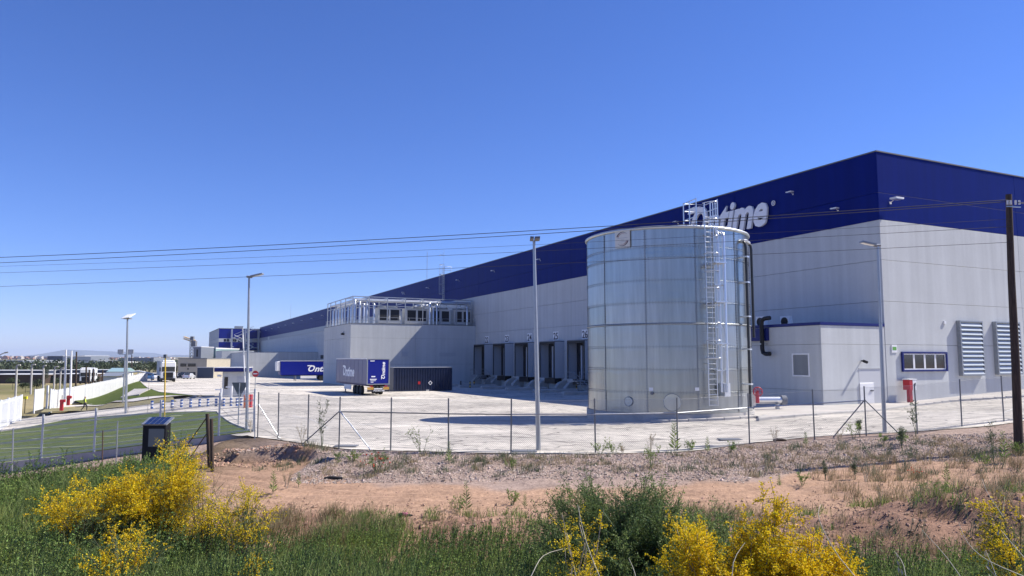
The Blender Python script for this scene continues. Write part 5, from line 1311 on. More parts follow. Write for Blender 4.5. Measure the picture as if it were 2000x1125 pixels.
MB().box(Lc*.41,Lc*.45,-.035,-.022,.85,1.2).build('red_sticker',M['red'],cn); MB().box(Lc*.55,Lc*.6,-.03,-.021,.05,.12).build('plate',M['letter'],cn)

# cars
M['carpaints']=None
def car(loc,rotz,label,paint,van=False,grp=None):
    c=thing('parked_car',label,'car',loc,rotz,grp); L_=4.4; W=1.78
    prof=[(0,.35),(.05,.75),(.25,.92),(1.15,1.0),(1.75,1.45),(3.2,1.5),(4.0,1.02),(4.32,.95),(4.4,.4),(4.2,.28),(.2,.28)] if not van else [(0,.35),(.05,1.0),(.35,1.15),(.9,1.35),(1.6,1.95),(4.2,2.0),(4.4,1.6),(4.4,.4),(4.2,.28),(.2,.28)]
    mb=MB(); n=len(prof)
    rows=[(0,.06),(.12,0),(W-.12,0),(W,.06)]; v=[]
    for x,ins in rows:
        for (y,z) in prof: 
            ti=0.0 if z<1.05 else .16; xx=x+(ti if x<W/2 else -ti); v.append((xx-W/2,y+(ins if y<2 else -ins),z-(ins*.6 if z>.5 else 0)))
    f=[tuple(range(n)),tuple(range(3*n,4*n))[::-1]]
    for r_ in range(3):
        for i in range(n): f.append((r_*n+i,(r_+1)*n+i,(r_+1)*n+(i+1)%n,r_*n+(i+1)%n))
    mb.add(v,f); mb.build('body',paint,c)
    g=MB()
    if not van:
        g.add([(-.66,1.17,1.04),(.66,1.17,1.04),(.6,1.74,1.42),(-.6,1.74,1.42)],[(0,1,2,3)]); g.add([(.6,3.26,1.47),(-.6,3.26,1.47),(-.66,3.97,1.06),(.66,3.97,1.06)],[(0,1,2,3)])
        g.v=[(x,y-(.02 if y<2 else -.02),z+.012) for x,y,z in g.v]
    else:
        g.add([(-.66,.92,1.38),(.66,.92,1.38),(.6,1.58,1.92),(-.6,1.58,1.92)],[(0,1,2,3)]); g.v=[(x,y-.02,z+.012) for x,y,z in g.v]
    for s in (-1,1):
        xx=s*(W/2-.155+.012); xl=s*(W/2-.09)
        y0,y1=(1.35,3.7) if not van else (1.2,2.2); g.add([(xx,y0+.3,1.07 if not van else 1.35),(xx,y1,1.07 if not van else 1.35),(xx,y1-.5 if not van else y1,1.4 if not van else 1.8),(xx,y0+.6,1.4 if not van else 1.8)],[(0,1,2,3),(3,2,1,0)])
    g.build('window',M['glass'],c)
    for y in (.85,3.5):
        for s in (-1,1): wheel(c,-W/2-.01 if s<0 else W/2-.2,y,.33,.33,.21)
    for s in (-1,1):
        MB().box(s*.62-.16,s*.62+.16,-.03,.03,.62,.78).build('headlight',M['alu'],c); MB().box(s*.68-.12,s*.68+.12,4.37,4.43,.72,.92).build('tail_light',M['red'],c)
    return c
cs=mat('car_silver',(.62,.63,.65),.3,metal=.4); cb=mat('car_blue',(.05,.12,.25),.3,metal=.3); cdk=mat('car_black',(.02,.02,.025),.3); cw=mat('car_white',(.75,.75,.75),.3)
for i,(px,py,Y,rz,pt_,lab) in enumerate(((292,741.5,160,.5,cb,'blue parked car left of the white truck cab'),(303,739.5,165,.4,cw,'white parked car between the blue car and the truck'),(375,733,188,math.pi+.1,cs,'silver parked hatchback seen from behind at the beige building'),(361,731.5,198,.3,cdk,'dark parked car left of the silver hatchback'),(352,731.5,200,.2,cdk,'dark parked car at the left end of the beige building'))):
    b=AT(px,py,Y); b.z=float(zbase(b.x,b.y))+.03; c=car(b,rz,lab,pt_,False,'cars parked at the far end of the yard')
# truck, front on
def truck(loc,rotz,label,boxmat,L=12,grp=None,s=1.0):
    t_=thing('parked_truck',label,'truck',loc,rotz,grp); t_.scale=(s,s,s); W=2.5
    MB().bbox(-W/2,W/2,0,2.2,.55,3.75,.12).build('cab',M['white'],t_)
    MB().box(-W/2+.12,W/2-.12,-.03,-.004,1.95,2.85).build('windscreen',M['glass'],t_)
    MB().box(-.85,.85,-.05,-.004,.75,1.8).build('grille',M['black'],t_)
    MB().bbox(-W/2+.2,W/2-.2,.4,2.2,3.752,4.1,.1).build('roof_fairing',M['white'],t_)
    MB().box(-W/2,W/2,-.08,.2,.35,.7).build('bumper',M['black'],t_)
    for sx in (-1,1):
        MB().box(sx*1.0-.17,sx*1.0+.17,-.06,-.005,.8,1.15).build('headlight',M['alu'],t_); MB().box(sx*1.42-.12,sx*1.42+.12,.1,.25,2.0,2.75).build('mirror',M['black'],t_)
    MB().bbox(-W/2-.02,W/2+.02,2.6,2.6+L,1.1,3.95,.03).build('cargo_box',boxmat,t_)
    MB().box(-.5,.5,.3,2.6+L,.6,1.09).build('chassis',M['black'],t_)
    for y in (.9,4.2,L-1.5,L-.2):
        for sx in (-1,1): wheel(t_,-W/2 if sx<0 else W/2-.3,y,.5)
    return t_
b=AT(328,745.2,140); b.z=float(zbase(b.x,b.y))+.03; truck(b,.50,'white truck cab facing us with a grey trailer at the top of the embankment',M['curtain'],11)
for i,(px,py,Y,rz) in enumerate(((166,750,150,.5),(175,749,156,.45))):
    b=AT(px,py,Y); truck(b,rz,['left white truck parked beyond the palisade','right white truck parked beyond the palisade'][i],M['gatewhite'],4,'white trucks beyond the palisade',.8)
# ================================================================== PERSON
def person(loc, h):
    sk=[('pelvis',(0,0,.93),.155),('waist',(0,-.01,1.08),.14),('chest',(0,-.02,1.32),.175),('neck',(0,-.03,1.50),.06),('head0',(.02,-.03,1.62),.095),('head1',(.03,-.03,1.72),.09),
        ('hipL',(.0,.10,.90),.10),('kneeL',(.20,.11,.52),.07),('ankL',(.18,.11,.10),.045),('toeL',(.36,.12,.04),.035),
        ('hipR',(.0,-.10,.90),.10),('kneeR',(-.06,-.11,.50),.07),('ankR',(-.36,-.11,.16),.045),('toeR',(-.24,-.12,.03),.035),
        ('shL',(0,.19,1.42),.07),('elL',(-.12,.25,1.16),.05),('wrL',(.05,.26,.98),.035),('haL',(.12,.25,.95),.035),
        ('shR',(0,-.22,1.42),.07),('elR',(.02,-.28,1.15),.05),('wrR',(.20,-.27,1.02),.035),('haR',(.28,-.26,1.02),.035)]
    E=[(0,1),(1,2),(2,3),(3,4),(4,5),(0,6),(6,7),(7,8),(8,9),(0,10),(10,11),(11,12),(12,13),(2,14),(14,15),(15,16),(16,17),(2,18),(18,19),(19,20),(20,21)]
    me=bpy.data.meshes.new('t'); me.from_pydata([s[1] for s in sk],E,[]); o=bpy.data.objects.new('t',me); C.objects.link(o)
    m=o.modifiers.new('s','SKIN'); m.use_smooth_shade=True; sv=me.skin_vertices[0].data
    for v,s in zip(sv,sk): v.radius=(s[2],s[2])
    sv[0].use_root=True
    m2=o.modifiers.new('u','SUBSURF'); m2.levels=2; m2.render_levels=2
    bpy.context.view_layer.update(); nm=bpy.data.meshes.new_from_object(o.evaluated_get(bpy.context.evaluated_depsgraph_get())); bpy.data.objects.remove(o)
    nm.name='person'; 
    for mm in (mat('dark_clothes',(.02,.022,.03),.8),mat('hivis',(.55,.68,.08),.7),mat('skin',(.42,.24,.16),.6),mat('hair',(.03,.02,.015),.8)): nm.materials.append(mm)
    for p in nm.polygons:
        z=p.center.z; ay=abs(p.center.y); i=0
        if 1.02<z<1.46 and ay<.19: i=1 if (abs(p.center.x)>.03 or z<1.2) else 1
        if z>1.50: i=2
        if z>1.70 or (z>1.58 and p.center.x<-.0): i=3
        if ay>.2 and z<1.06 and z>.85: i=2
        p.material_index=i
    o=lnk(bpy.data.objects.new('person',nm)); o.location=loc; o.rotation_euler=(0,0,.1); o.scale=(h,h,h); return o
b=G(165,803.5); tag(person(b,1.0),'person in dark clothes and a yellow vest walking along the entrance road','person')
# ================================================================== FAR BUILDINGS
M['beige']=mat('beige_render',(.42,.38,.31),.8,var=.08); M['greent']=mat('green_glass',(.33,.47,.46),.35,metal=.2); M['cranem']=mat('crane_orange',(.62,.38,.12),.5); M['darkhall']=mat('dark_hall',(.045,.06,.10),.7); M['greyhall']=mat('grey_hall',(.17,.19,.23),.7); M['whall']=mat('white_hall',(.68,.68,.68),.7)
def farbox(nm,label,cat,px0,px1,ytop,ybot,Y,depth,matl,group=None,rot=0):
    a=AT(px0,ybot,Y); c=AT(px1,ybot,Y); h_=AT(px0,ytop,Y).z; z0=a.z-3; t_=thing(nm,label,cat,(a.x,a.y,z0),rot,group)
    W=c.x-a.x; MB().box(0,W,0,depth,0,h_-z0).build('wall',matl,t_); MB().box(-.1,W+.1,-.1,depth+.1,h_-z0+.01,h_-z0+.01+max(.15,(h_-a.z)*.05)).build('roof_edge',M['whall'] if matl is not M['beige'] else M['joint'],t_); return t_,W,a.z-z0,h_-z0
t_,W,zb_,zt_=farbox('office_annex','beige two-storey building with a dark window strip behind the yard','building',347,403,701,731,215,18,M['beige'])
s=(zt_-zb_)
MB().box(W*.08,W*.62,-.06,-.01,zb_+s*.50,zb_+s*.70).build('window',M['glass'],t_); MB().box(W*.30,W*.34,-.12,-.07,zb_+s*.50,zb_+s*.70).build('window_mullion',M['beige'],t_)
MB().box(W*.33,W*.38,-.06,-.01,zb_+s*.30,zb_+s*.40).build('window',M['dark'],t_); MB().box(W*.1,W*.62,-.05,-.01,zb_-.6,zb_+s*.14).build('loading_opening',M['dark'],t_)
t_,W,zb_,zt_=farbox('tower_building','grey boxy tower building with a narrow dark window behind the beige building','building',377,392,678,702,330,14,M['greyhall']); MB().box(W*.4,W*.62,-.06,-.01,zt_*.5,zt_*.88).build('window',M['dark'],t_)
farbox('green_hall','pale green glass-clad hall between the grey tower and the blue office','building',392,420,681,720,345,30,M['greent'])
t_,W,zb_,zt_=farbox('blue_fence','blue sheet-metal hoarding right of the beige building','fence',385,416,718,734,205,.3,M['darkhall'])
farbox('industrial_hall','dark blue-grey hall on the skyline behind the flagpoles','industrial hall',92,122,695.5,706,900,60,M['darkhall'],'distant industrial halls')
farbox('industrial_hall','paler grey hall right of the dark hall on the skyline','industrial hall',122.5,165,695,706,980,60,M['greyhall'],'distant industrial halls')
farbox('industrial_hall','long white hall at the far left above the trees','industrial hall',-40,49,709,716,600,60,M['whall'],'distant industrial halls')
farbox('industrial_hall','grey-roofed hall at the far left on the skyline','industrial hall',-60,44,704,709,700,60,M['greyhall'],'distant industrial halls')
farbox('industrial_hall','narrow blue hall beside the white one','industrial hall',49.5,59,708,716,620,40,M['greyhall'],'distant industrial halls')
farbox('industrial_hall','white low hall under the dark skyline hall','industrial hall',60,112,706.5,710,750,40,M['whall'],'distant industrial halls')
farbox('industrial_hall','white low hall behind the lamp posts','industrial hall',150,232,706.5,711,700,40,M['whall'],'distant industrial halls')
farbox('industrial_hall','dark low hall right of the flagpoles','industrial hall',165,190,704.2,706.4,760,40,M['darkhall'],'distant industrial halls')
farbox('industrial_hall','grey hall right of the floodlights','industrial hall',232,300,699,705,800,40,M['greyhall'],'distant industrial halls')
for i,(a,c,y0,y1,Y) in enumerate(((-40,82,724,732,320),(104,213,723,730,330),(-40,82,732,741,250),(104,168,731,741,255))):
    farbox('long_shed',['upper dark long shed at the far left','upper dark long shed right of the concrete posts','lower dark long shed at the far left','lower dark long shed right of the concrete posts'][i],'shed',a,c,y0,y1,Y,14,M['darkhall'] if i<2 else M['wood'],'long dark sheds in the field')
def house(label,px0,px1,yt,yb,Y,rm):
    a=AT(px0,yb,Y); c=AT(px1,yb,Y); W=c.x-a.x; h_=AT(px0,yt,Y).z-a.z; t_=thing('small_house',label,'house',a,.25,'small houses beyond the palisade')
    MB().box(0,W,0,8,-3,h_*.55).build('wall',M['whall'],t_); mb=MB(); mb.add([(-.4,-.5,h_*.5),(W+.4,-.5,h_*.5),(W+.4,8.5,h_*.5),(-.4,8.5,h_*.5),(-.4,4,h_),(W+.4,4,h_)],[(0,1,5,4),(2,3,4,5),(0,4,3),(1,2,5),(3,2,1,0)]); mb.build('roof',rm,t_); MB().box(W*.3,W*.5,-.05,-.01,.5,h_*.4).build('window',M['dark'],t_)
house('white house with a pale green roof beside the floodlight mast',212,240,719,733,165,M['greent']); house('low white house with a grey roof beyond the palisade',201,226,728,741,150,M['greyhall'])
# low white arched rail beyond embankment
mb=MB(); P=[AT(x,y,150) for x,y in ((240,731),(257,727),(270,725),(283,727),(297,730))]; r0=P[0]; mb.tube([tuple(p-r0) for p in P],.18,6); 
for p in P: mb.tube([tuple(p-r0),(p.x-r0.x,0,-2.5)],.08,5)
tag(mb.build('white_handrail',M['white'],None,r0),'long low white arched handrail beyond the green embankment','handrail')
# crane
b=AT(374,702,340); t_=thing('tower_crane','small orange tower crane behind the beige building','crane',(b.x,b.y,-4)); hh=AT(374,664,340).z+4
def lattice(P0,P1,w,matl,nm,k=8):
    P0=Vector(P0);P1=Vector(P1); d=(P1-P0); a=d.cross(Vector((0,1,0))).normalized()*w; c=Vector((0,1,0))*w; mb=MB()
    cs_=[a+c,a-c,-a-c,-a+c]
    for q in cs_: mb.tube([tuple(P0+q),tuple(P1+q)],.14,4)
    for i in range(k):
        for j in range(4): mb.tube([tuple(P0+d*i/k+cs_[j]),tuple(P0+d*(i+1)/k+cs_[(j+1)%4])],.09,3)
    return mb.build(nm,matl,t_)
lattice((0,0,0),(0,0,hh),.7,M['steel'],'mast',12); jb=AT(359,659.5,340)-t_.location; je=AT(381,667,340)-t_.location; lattice(tuple(je),tuple(jb),.5,M['cranem'],'jib',9)
MB().box(je.x-1.2,je.x+.6,-1,1,je.z-2.2,je.z+.2).build('counterweight',M['joint'],t_); MB().box(-.7,.7,-.7,.7,hh,hh+1.6).build('cab',M['joint'],t_)
# hills and mountains, with town
def ridge(name,Y,px0,px1,prof,matl,seed,rough):
    n=220; px=np.linspace(px0,px1,n); X=(px-1000)/F_PX*Y; top=np.interp(px,[p[0] for p in prof],[p[1] for p in prof]); z=CAMZ+(702-top)/F_PX*Y; z=z+rough*fbm(X/ (Y*.02),X*0+seed,1,5,seed)*Y*.001
    V=[];dep=Y*.25
    V=np.concatenate([np.stack([X,np.full(n,Y*.9),np.full(n,-25.)],1),np.stack([X,np.full(n,Y*1.0),z],1),np.stack([X,np.full(n,Y+dep),z*.8],1),np.stack([X,np.full(n,Y+dep*1.4),np.full(n,-25.)],1)])
    i=np.arange(n-1); Q=np.concatenate([np.stack([i+k*n,i+1+k*n,i+1+(k+1)*n,i+(k+1)*n],1) for k in range(3)])
    return np_mesh(name,V,Q,matl,smooth=True,kind='structure')
M['hill']=mat('hill_scrub',(.14,.13,.08),.95,col2=(.22,.18,.11),vscale=.01,fine=(.05,.3)); M['mount']=mat('mountain_rock',(.14,.15,.14),.95,var=.3,vscale=.002)
ridge('hills',2600,-900,2300,[(-900,697),(0,696),(90,697.5),(200,698.5),(300,699),(420,699),(1500,698),(2300,696)],M['hill'],3,1.6)
ridge('hills',1400,-900,2300,[(-900,703),(0,702.5),(200,702),(350,702.5),(2300,702)],M['hill'],5,1.2)
ridge('mountain',11000,-2500,4200,[(-2500,694),(-300,697),(40,698),(80,694),(112,687),(128,683),(140,686),(160,692),(200,697),(320,699),(345,694),(365,697),(420,699),(1500,695),(2500,688),(4200,694)],M['mount'],9,.5)
# distant town on the hill: many tiny houses
tb=MB(); tb2=MB(); rr=random.Random(3)
for i in range(420):
    px=rr.uniform(-60,330); Y=rr.uniform(2300,2560); py=rr.uniform(696.5,702) if px<100 else rr.uniform(699,702.5); p=AT(px,py,Y); w_=rr.uniform(6,16)
    (tb if rr.random()<.6 else tb2).box(p.x,p.x+w_,p.y,p.y+10,p.z-12,p.z+rr.uniform(1.5,4))
o=tb.build('distant_town',mat('town_pale',(.50,.46,.42),.8)); o['kind']='stuff'; o=tb2.build('distant_town_roofs',mat('town_terracotta',(.33,.17,.11),.8)); o['kind']='stuff'
tag(bpy.data.objects['distant_town'],'pale houses of a distant town spread over the hill at the left','town'); tag(bpy.data.objects['distant_town_roofs'],'terracotta houses of the distant town on the hill at the left','town')
# haze
hz=MB(); hz.box(-14500,14500,-420,15500,-60,190); ho=hz.build('haze',[]); ho['kind']='stuff'
hm=bpy.data.materials.new('haze'); hm.use_nodes=True; hn=hm.node_tree; hn.nodes.clear(); pv=hn.nodes.new('ShaderNodeVolumePrincipled'); pv.inputs['Color'].default_value=(.62,.75,1.0,1); pv.inputs['Density'].default_value=.00007; pv.inputs['Anisotropy'].default_value=.0
oo=hn.nodes.new('ShaderNodeOutputMaterial'); hn.links.new(pv.outputs[0],oo.inputs['Volume']); ho.data.materials.append(hm)
# ================================================================== VEGETATION
def leaves(name, Cn, D, ln, wd, matl, parent=None, kind=None, curl=.15):
    """diamond leaves: centre/root Cn, direction D, length ln, width wd"""
    n=len(Cn); D=D/(np.linalg.norm(D,axis=1)[:,None]+1e-9); R=RNG.normal(size=(n,3)); S=np.cross(D,R); S/=np.linalg.norm(S,axis=1)[:,None]+1e-9; Nn=np.cross(D,S)
    ln=np.broadcast_to(ln,(n,))[:,None]; wd=np.broadcast_to(wd,(n,))[:,None]
    V=np.stack([Cn, Cn+D*ln*.5+S*wd*.5+Nn*ln*curl*.3, Cn+D*ln+Nn*ln*curl*-.3, Cn+D*ln*.5-S*wd*.5+Nn*ln*curl*.3],1).reshape(-1,3)
    Q=np.arange(4*n).reshape(n,4); return np_mesh(name,V,Q,matl,parent,kind=kind)
def blades(name, P, h, w, lean, matl, parent=None, kind='stuff'):
    n=len(P); a=RNG.uniform(0,2*math.pi,n); side=np.stack([np.cos(a),np.sin(a),np.zeros(n)],1)*w[:,None]*.5
    b=RNG.uniform(0,2*math.pi,n); l=np.stack([np.cos(b)+.35,np.sin(b)-.1,np.zeros(n)],1)*(lean*RNG.uniform(.2,1,n))[:,None]*h[:,None]
    up=np.zeros((n,3)); up[:,2]=h
    V=np.stack([P-side,P+side,P+side*.75+up*.55+l*.35,P-side*.75+up*.55+l*.35,P+up*.95+l],1).reshape(-1,3)
    i=np.arange(n)*5
    Q=np.concatenate([np.stack([i,i+1,i+2,i+3],1),np.stack([i+3,i+2,i+4,i+4],1)])
    # quads plus tip triangles: build separately to keep one face size
    T=np.concatenate([np.stack([i,i+1,i+2],1),np.stack([i,i+2,i+3],1),np.stack([i+3,i+2,i+4],1)])
    return np_mesh(name,V,T,matl,parent,kind=kind)
zv=lambda X,Y: zbase(X,Y)+zdetail(X,Y)
M['lf_green']=leafmat('weed_green',(.23,.30,.07),.6,(.135,.20,.055),.42)
M['lf_dark']=leafmat('shrub_green',(.24,.29,.085),.6,(.12,.17,.055),.42)
M['lf_grass']=leafmat('grass_green',(.24,.28,.085),.55,(.15,.20,.06),.42,vs=.6)
M['lf_dry']=leafmat('grass_dry',(.38,.30,.17),.35,(.26,.20,.11),.25)
M['lf_olive']=leafmat('broom_twigs',(.13,.17,.07),.35,(.09,.14,.07),.25)
M['lf_grey']=leafmat('weed_greygreen',(.13,.16,.09),.4,None,.3)
M['flower']=leafmat('broom_flower',(.86,.64,.014),.30,(.76,.52,.012),.38,vs=3)
M['poppy']=leafmat('poppy_red',(.55,.03,.02),.2,None,.3)
M['bark']=mat('bark_pale',(.34,.30,.24),.85,var=.4,vscale=20)
M['barkd']=mat('bark_dark',(.12,.09,.06),.9,var=.4,vscale=12)
M['straw']=mat('straw_stalk',(.52,.47,.36),.7,var=.2,vscale=10)

def scatter(n, x0, x1, y0, y1): return RNG.uniform(x0,x1,n), RNG.uniform(y0,y1,n)
def inview(X,Y,m=1.05): return np.abs(X) < (.695*Y*m+.3)
def mk(X,Y): return np.stack([X,Y,zv(X,Y)],1)
# --- tall leafy mass, left and lower band
def band_edge(X): # far edge (Y) of the dense green band
    return np.interp(X,[-24,-15,-11,-9,-7.5,-5,-3,0,3,5,7,9,12,16],[29.5,29,26,20,16.6,16.2,17.2,17.4,16.4,15.0,14.2,14.6,15.6,17])
X,Y=scatter(520000,-24,16,7.5,28); k=inview(X,Y)&(Y<band_edge(X)+1.4*fbm(X,Y,.7,3,51)-.2); X=X[k];Y=Y[k]
clump=np.clip(.75+1.0*fbm(X,Y,1.3,3,52)+.6*fbm(X,Y,.45,2,57),.2,1.6); keep=RNG.random(len(X))<np.clip(.22*clump+.05,0,1)*np.interp(Y,[8,16,28],[1,.8,.42]); X=X[keep];Y=Y[keep];clump=clump[keep]
edge=np.clip((band_edge(X)-Y)/2.0,.25,1)
h=(.26+.46*clump*RNG.uniform(.4,1.15,len(X)))*edge*np.where(X<-9,1.15,.95)
blades('wild_grass',mk(X,Y),h,np.interp(Y,[8,28],[.011,.021])*RNG.uniform(.7,1.3,len(X)),.75,M['lf_grass'])
tag(bpy.data.objects['wild_grass'],'tall green wild grass filling the bottom of the photo')
# leafy stems mixed in
def leafy(n,x0,x1,y0,y1,name,matl,hmul,nleaf,ll,cond,label,seed):
    X,Y=scatter(n,x0,x1,y0,y1); k=inview(X,Y)&cond(X,Y); X=X[k];Y=Y[k]; cl=np.clip(.8+1.1*fbm(X,Y,.9,3,seed),.25,1.7); H=hmul*cl*RNG.uniform(.6,1.1,len(X)); P=mk(X,Y); n=len(X)
    ang=RNG.uniform(0,2*math.pi,n); ln=RNG.uniform(.05,.35,n); tip=P+np.stack([np.cos(ang)*ln*H+.12*H,np.sin(ang)*ln*H,H],1)
    u=RNG.uniform(.25,1,(n,nleaf)); Cn=P[:,None]+(tip-P)[:,None]*u[...,None]; Cn=Cn.reshape(-1,3)
    D=RNG.normal(size=Cn.shape); D[:,2]=np.abs(D[:,2])*.8+.25
    sz=np.repeat(ll*np.interp(Y,[8,28],[.75,1.35]),nleaf)*RNG.uniform(.6,1.3,len(Cn))*np.clip(1.25-.6*u.ravel(),.3,1.2)
    o=leaves(name,Cn,D,sz,sz*.42,matl,kind='stuff'); tag(o,label)
    o2=prisms(name+'_stems',P,tip,.0035,M['lf_olive'],None); tag(o2,'thin stems of the '+label)
leafy(11500,-24,-6,10,29,'leafy_weeds',M['lf_green'],.88,30,.075,lambda X,Y:(Y<band_edge(X)+.5),'dense leafy green weeds at the lower left',61)
leafy(17000,-10,17,8.5,17.5,'leafy_weeds',M['lf_green'],.60,24,.052,lambda X,Y:(Y<band_edge(X)),'dense leafy green weeds along the bottom edge',62)
for nm in ('leafy_weeds','leafy_weeds.001'): pass
# dry grass tufts & sparse weeds on soil
def tufts(n,x0,x1,y0,y1,cond,per,h0,name,matl,label,wd=.010,sp=.10,seed=70):
    X,Y=scatter(n,x0,x1,y0,y1); k=inview(X,Y)&cond(X,Y); X=X[k];Y=Y[k]; s=RNG.uniform(.5,1.3,len(X)); Xr=np.repeat(X,per)+RNG.normal(size=len(X)*per)*sp*np.repeat(s,per); Yr=np.repeat(Y,per)+RNG.normal(size=len(X)*per)*sp*np.repeat(s,per)
    hh=h0*np.repeat(s,per)*RNG.uniform(.4,1.2,len(Xr)); tag(blades(name,mk(Xr,Yr),hh,np.full(len(Xr),wd),.8,matl),label)
yn=lambda X,Y: Y+(28.5-fence_y(X))*ss(17,24,Y)
tufts(900,-9,20,24.5,29,lambda X,Y:(yn(X,Y)>24.6)&(yn(X,Y)<28.3)&(fbm(X,Y,.5,3,71)>-.05),22,.22,'dry_grass',M['lf_dry'],'dry straw-coloured grass tufts on the gravel bank')
tufts(330,-9,20,24.3,28.6,lambda X,Y:(yn(X,Y)>24.4)&(yn(X,Y)<28.6)&(fbm(X,Y,.5,3,73)>.0),24,.28,'bank_weeds',M['lf_grey'],'small green weeds on the gravel bank',.014)
tufts(1500,-10,18,13.5,20,lambda X,Y:(Y>band_edge(X)-1)&(fbm(X,Y,.6,3,75)+.10*(X>6)>.02),24,.30,'soil_grass',M['lf_dry'],'dry grass on the broken soil beside the track')
tufts(700,-10,18,13.5,19.6,lambda X,Y:(Y>band_edge(X)-1)&(fbm(X,Y,.7,3,77)>.0),24,.24,'soil_weeds',M['lf_green'],'green weeds on the broken soil beside the track',.015)
tufts(90,-6.6,-2.2,16.2,19.5,lambda X,Y:((X+4.6)/2.1)**2+((Y-18)/1.5)**2<1,60,.42,'straw_clump',M['lf_dry'],'straw-yellow grass clump left of the centre on the track edge',.010,.16)
tufts(40,-4.4,-2.6,16.6,18.6,lambda X,Y:X>-9,50,.42,'pale_green_clump',M['lf_grass'],'pale green grass clump beside the straw-yellow one',.010,.15)
tufts(520,9,24,17,27,lambda X,Y:(X>.42*Y+1.2*fbm(X,Y,.4,2,79)),22,.42,'right_dry_grass',M['lf_dry'],'tall dry grass on the slope under the utility pole')
tufts(330,8,24,15,27,lambda X,Y:(X>.44*Y)&(fbm(X,Y,.5,2,80)>-.05),24,.38,'right_weeds',M['lf_grey'],'green weeds on the slope under the utility pole',.014)

# gravel stones and clods
def stones(name,X,Y,s,matl,label):
    n=len(X); P=mk(X,Y); base=np.array([(1,0,0),(-1,0,0),(0,1,0),(0,-1,0),(0,0,1),(0,0,-1)],float)
    V=base[None]*(s[:,None,None]*RNG.uniform(.55,1.25,(n,6,1))); V[:,:,2]*=.7; a=RNG.uniform(0,6.28,n); ca,sa=np.cos(a)[:,None],np.sin(a)[:,None]; x=V[...,0]*ca-V[...,1]*sa; y=V[...,0]*sa+V[...,1]*ca; V=np.stack([x+RNG.normal(size=(n,6))*.1*s[:,None],y,V[...,2]+s[:,None]*.15],-1)+P[:,None]
    f=np.array([(0,2,4),(2,1,4),(1,3,4),(3,0,4),(2,0,5),(1,2,5),(3,1,5),(0,3,5)]); tag(np_mesh(name,V.reshape(-1,3),(np.arange(n)[:,None,None]*6+f[None]).reshape(-1,3),matl,kind='stuff'),label)
M['stone']=mat('gravel_stone',(.43,.34,.29),.9,island=.55,world=True,col2=(.30,.23,.195),vscale=1.2); M['clod']=mat('soil_clod',(.34,.21,.15),.95,island=.35,world=True)
X,Y=scatter(60000,-11,24,23.8,29.6); q=yn(X,Y); k=inview(X,Y)&(q>24.2+.7*fbm(X,Y,.5,4,21))&(q<28.9)&~((X<-7.3)&(Y<28.8)); X=X[k];Y=Y[k]; stones('gravel',X,Y,RNG.uniform(.012,.042,len(X))*np.where(RNG.random(len(X))<.03,2,1),M['stone'],'loose grey gravel covering the bank below the fence')
X,Y=scatter(26000,-12,20,14,24.5); k=inview(X,Y)&(RNG.random(len(X))<np.clip(1.3-(Y-18)*.35,.04,1)); X=X[k];Y=Y[k]; stones('soil_clods',X,Y,RNG.uniform(.01,.045,len(X))*np.where(RNG.random(len(X))<.04,2.2,1),M['clod'],'reddish soil clods and stones beside the dirt track')
X,Y=scatter(900,-12.5,-8,27.6,30.2); stones('mound_clods',X,Y,RNG.uniform(.02,.08,len(X)),M['clod'],'soil lumps on the small spoil mound at the lawn corner')

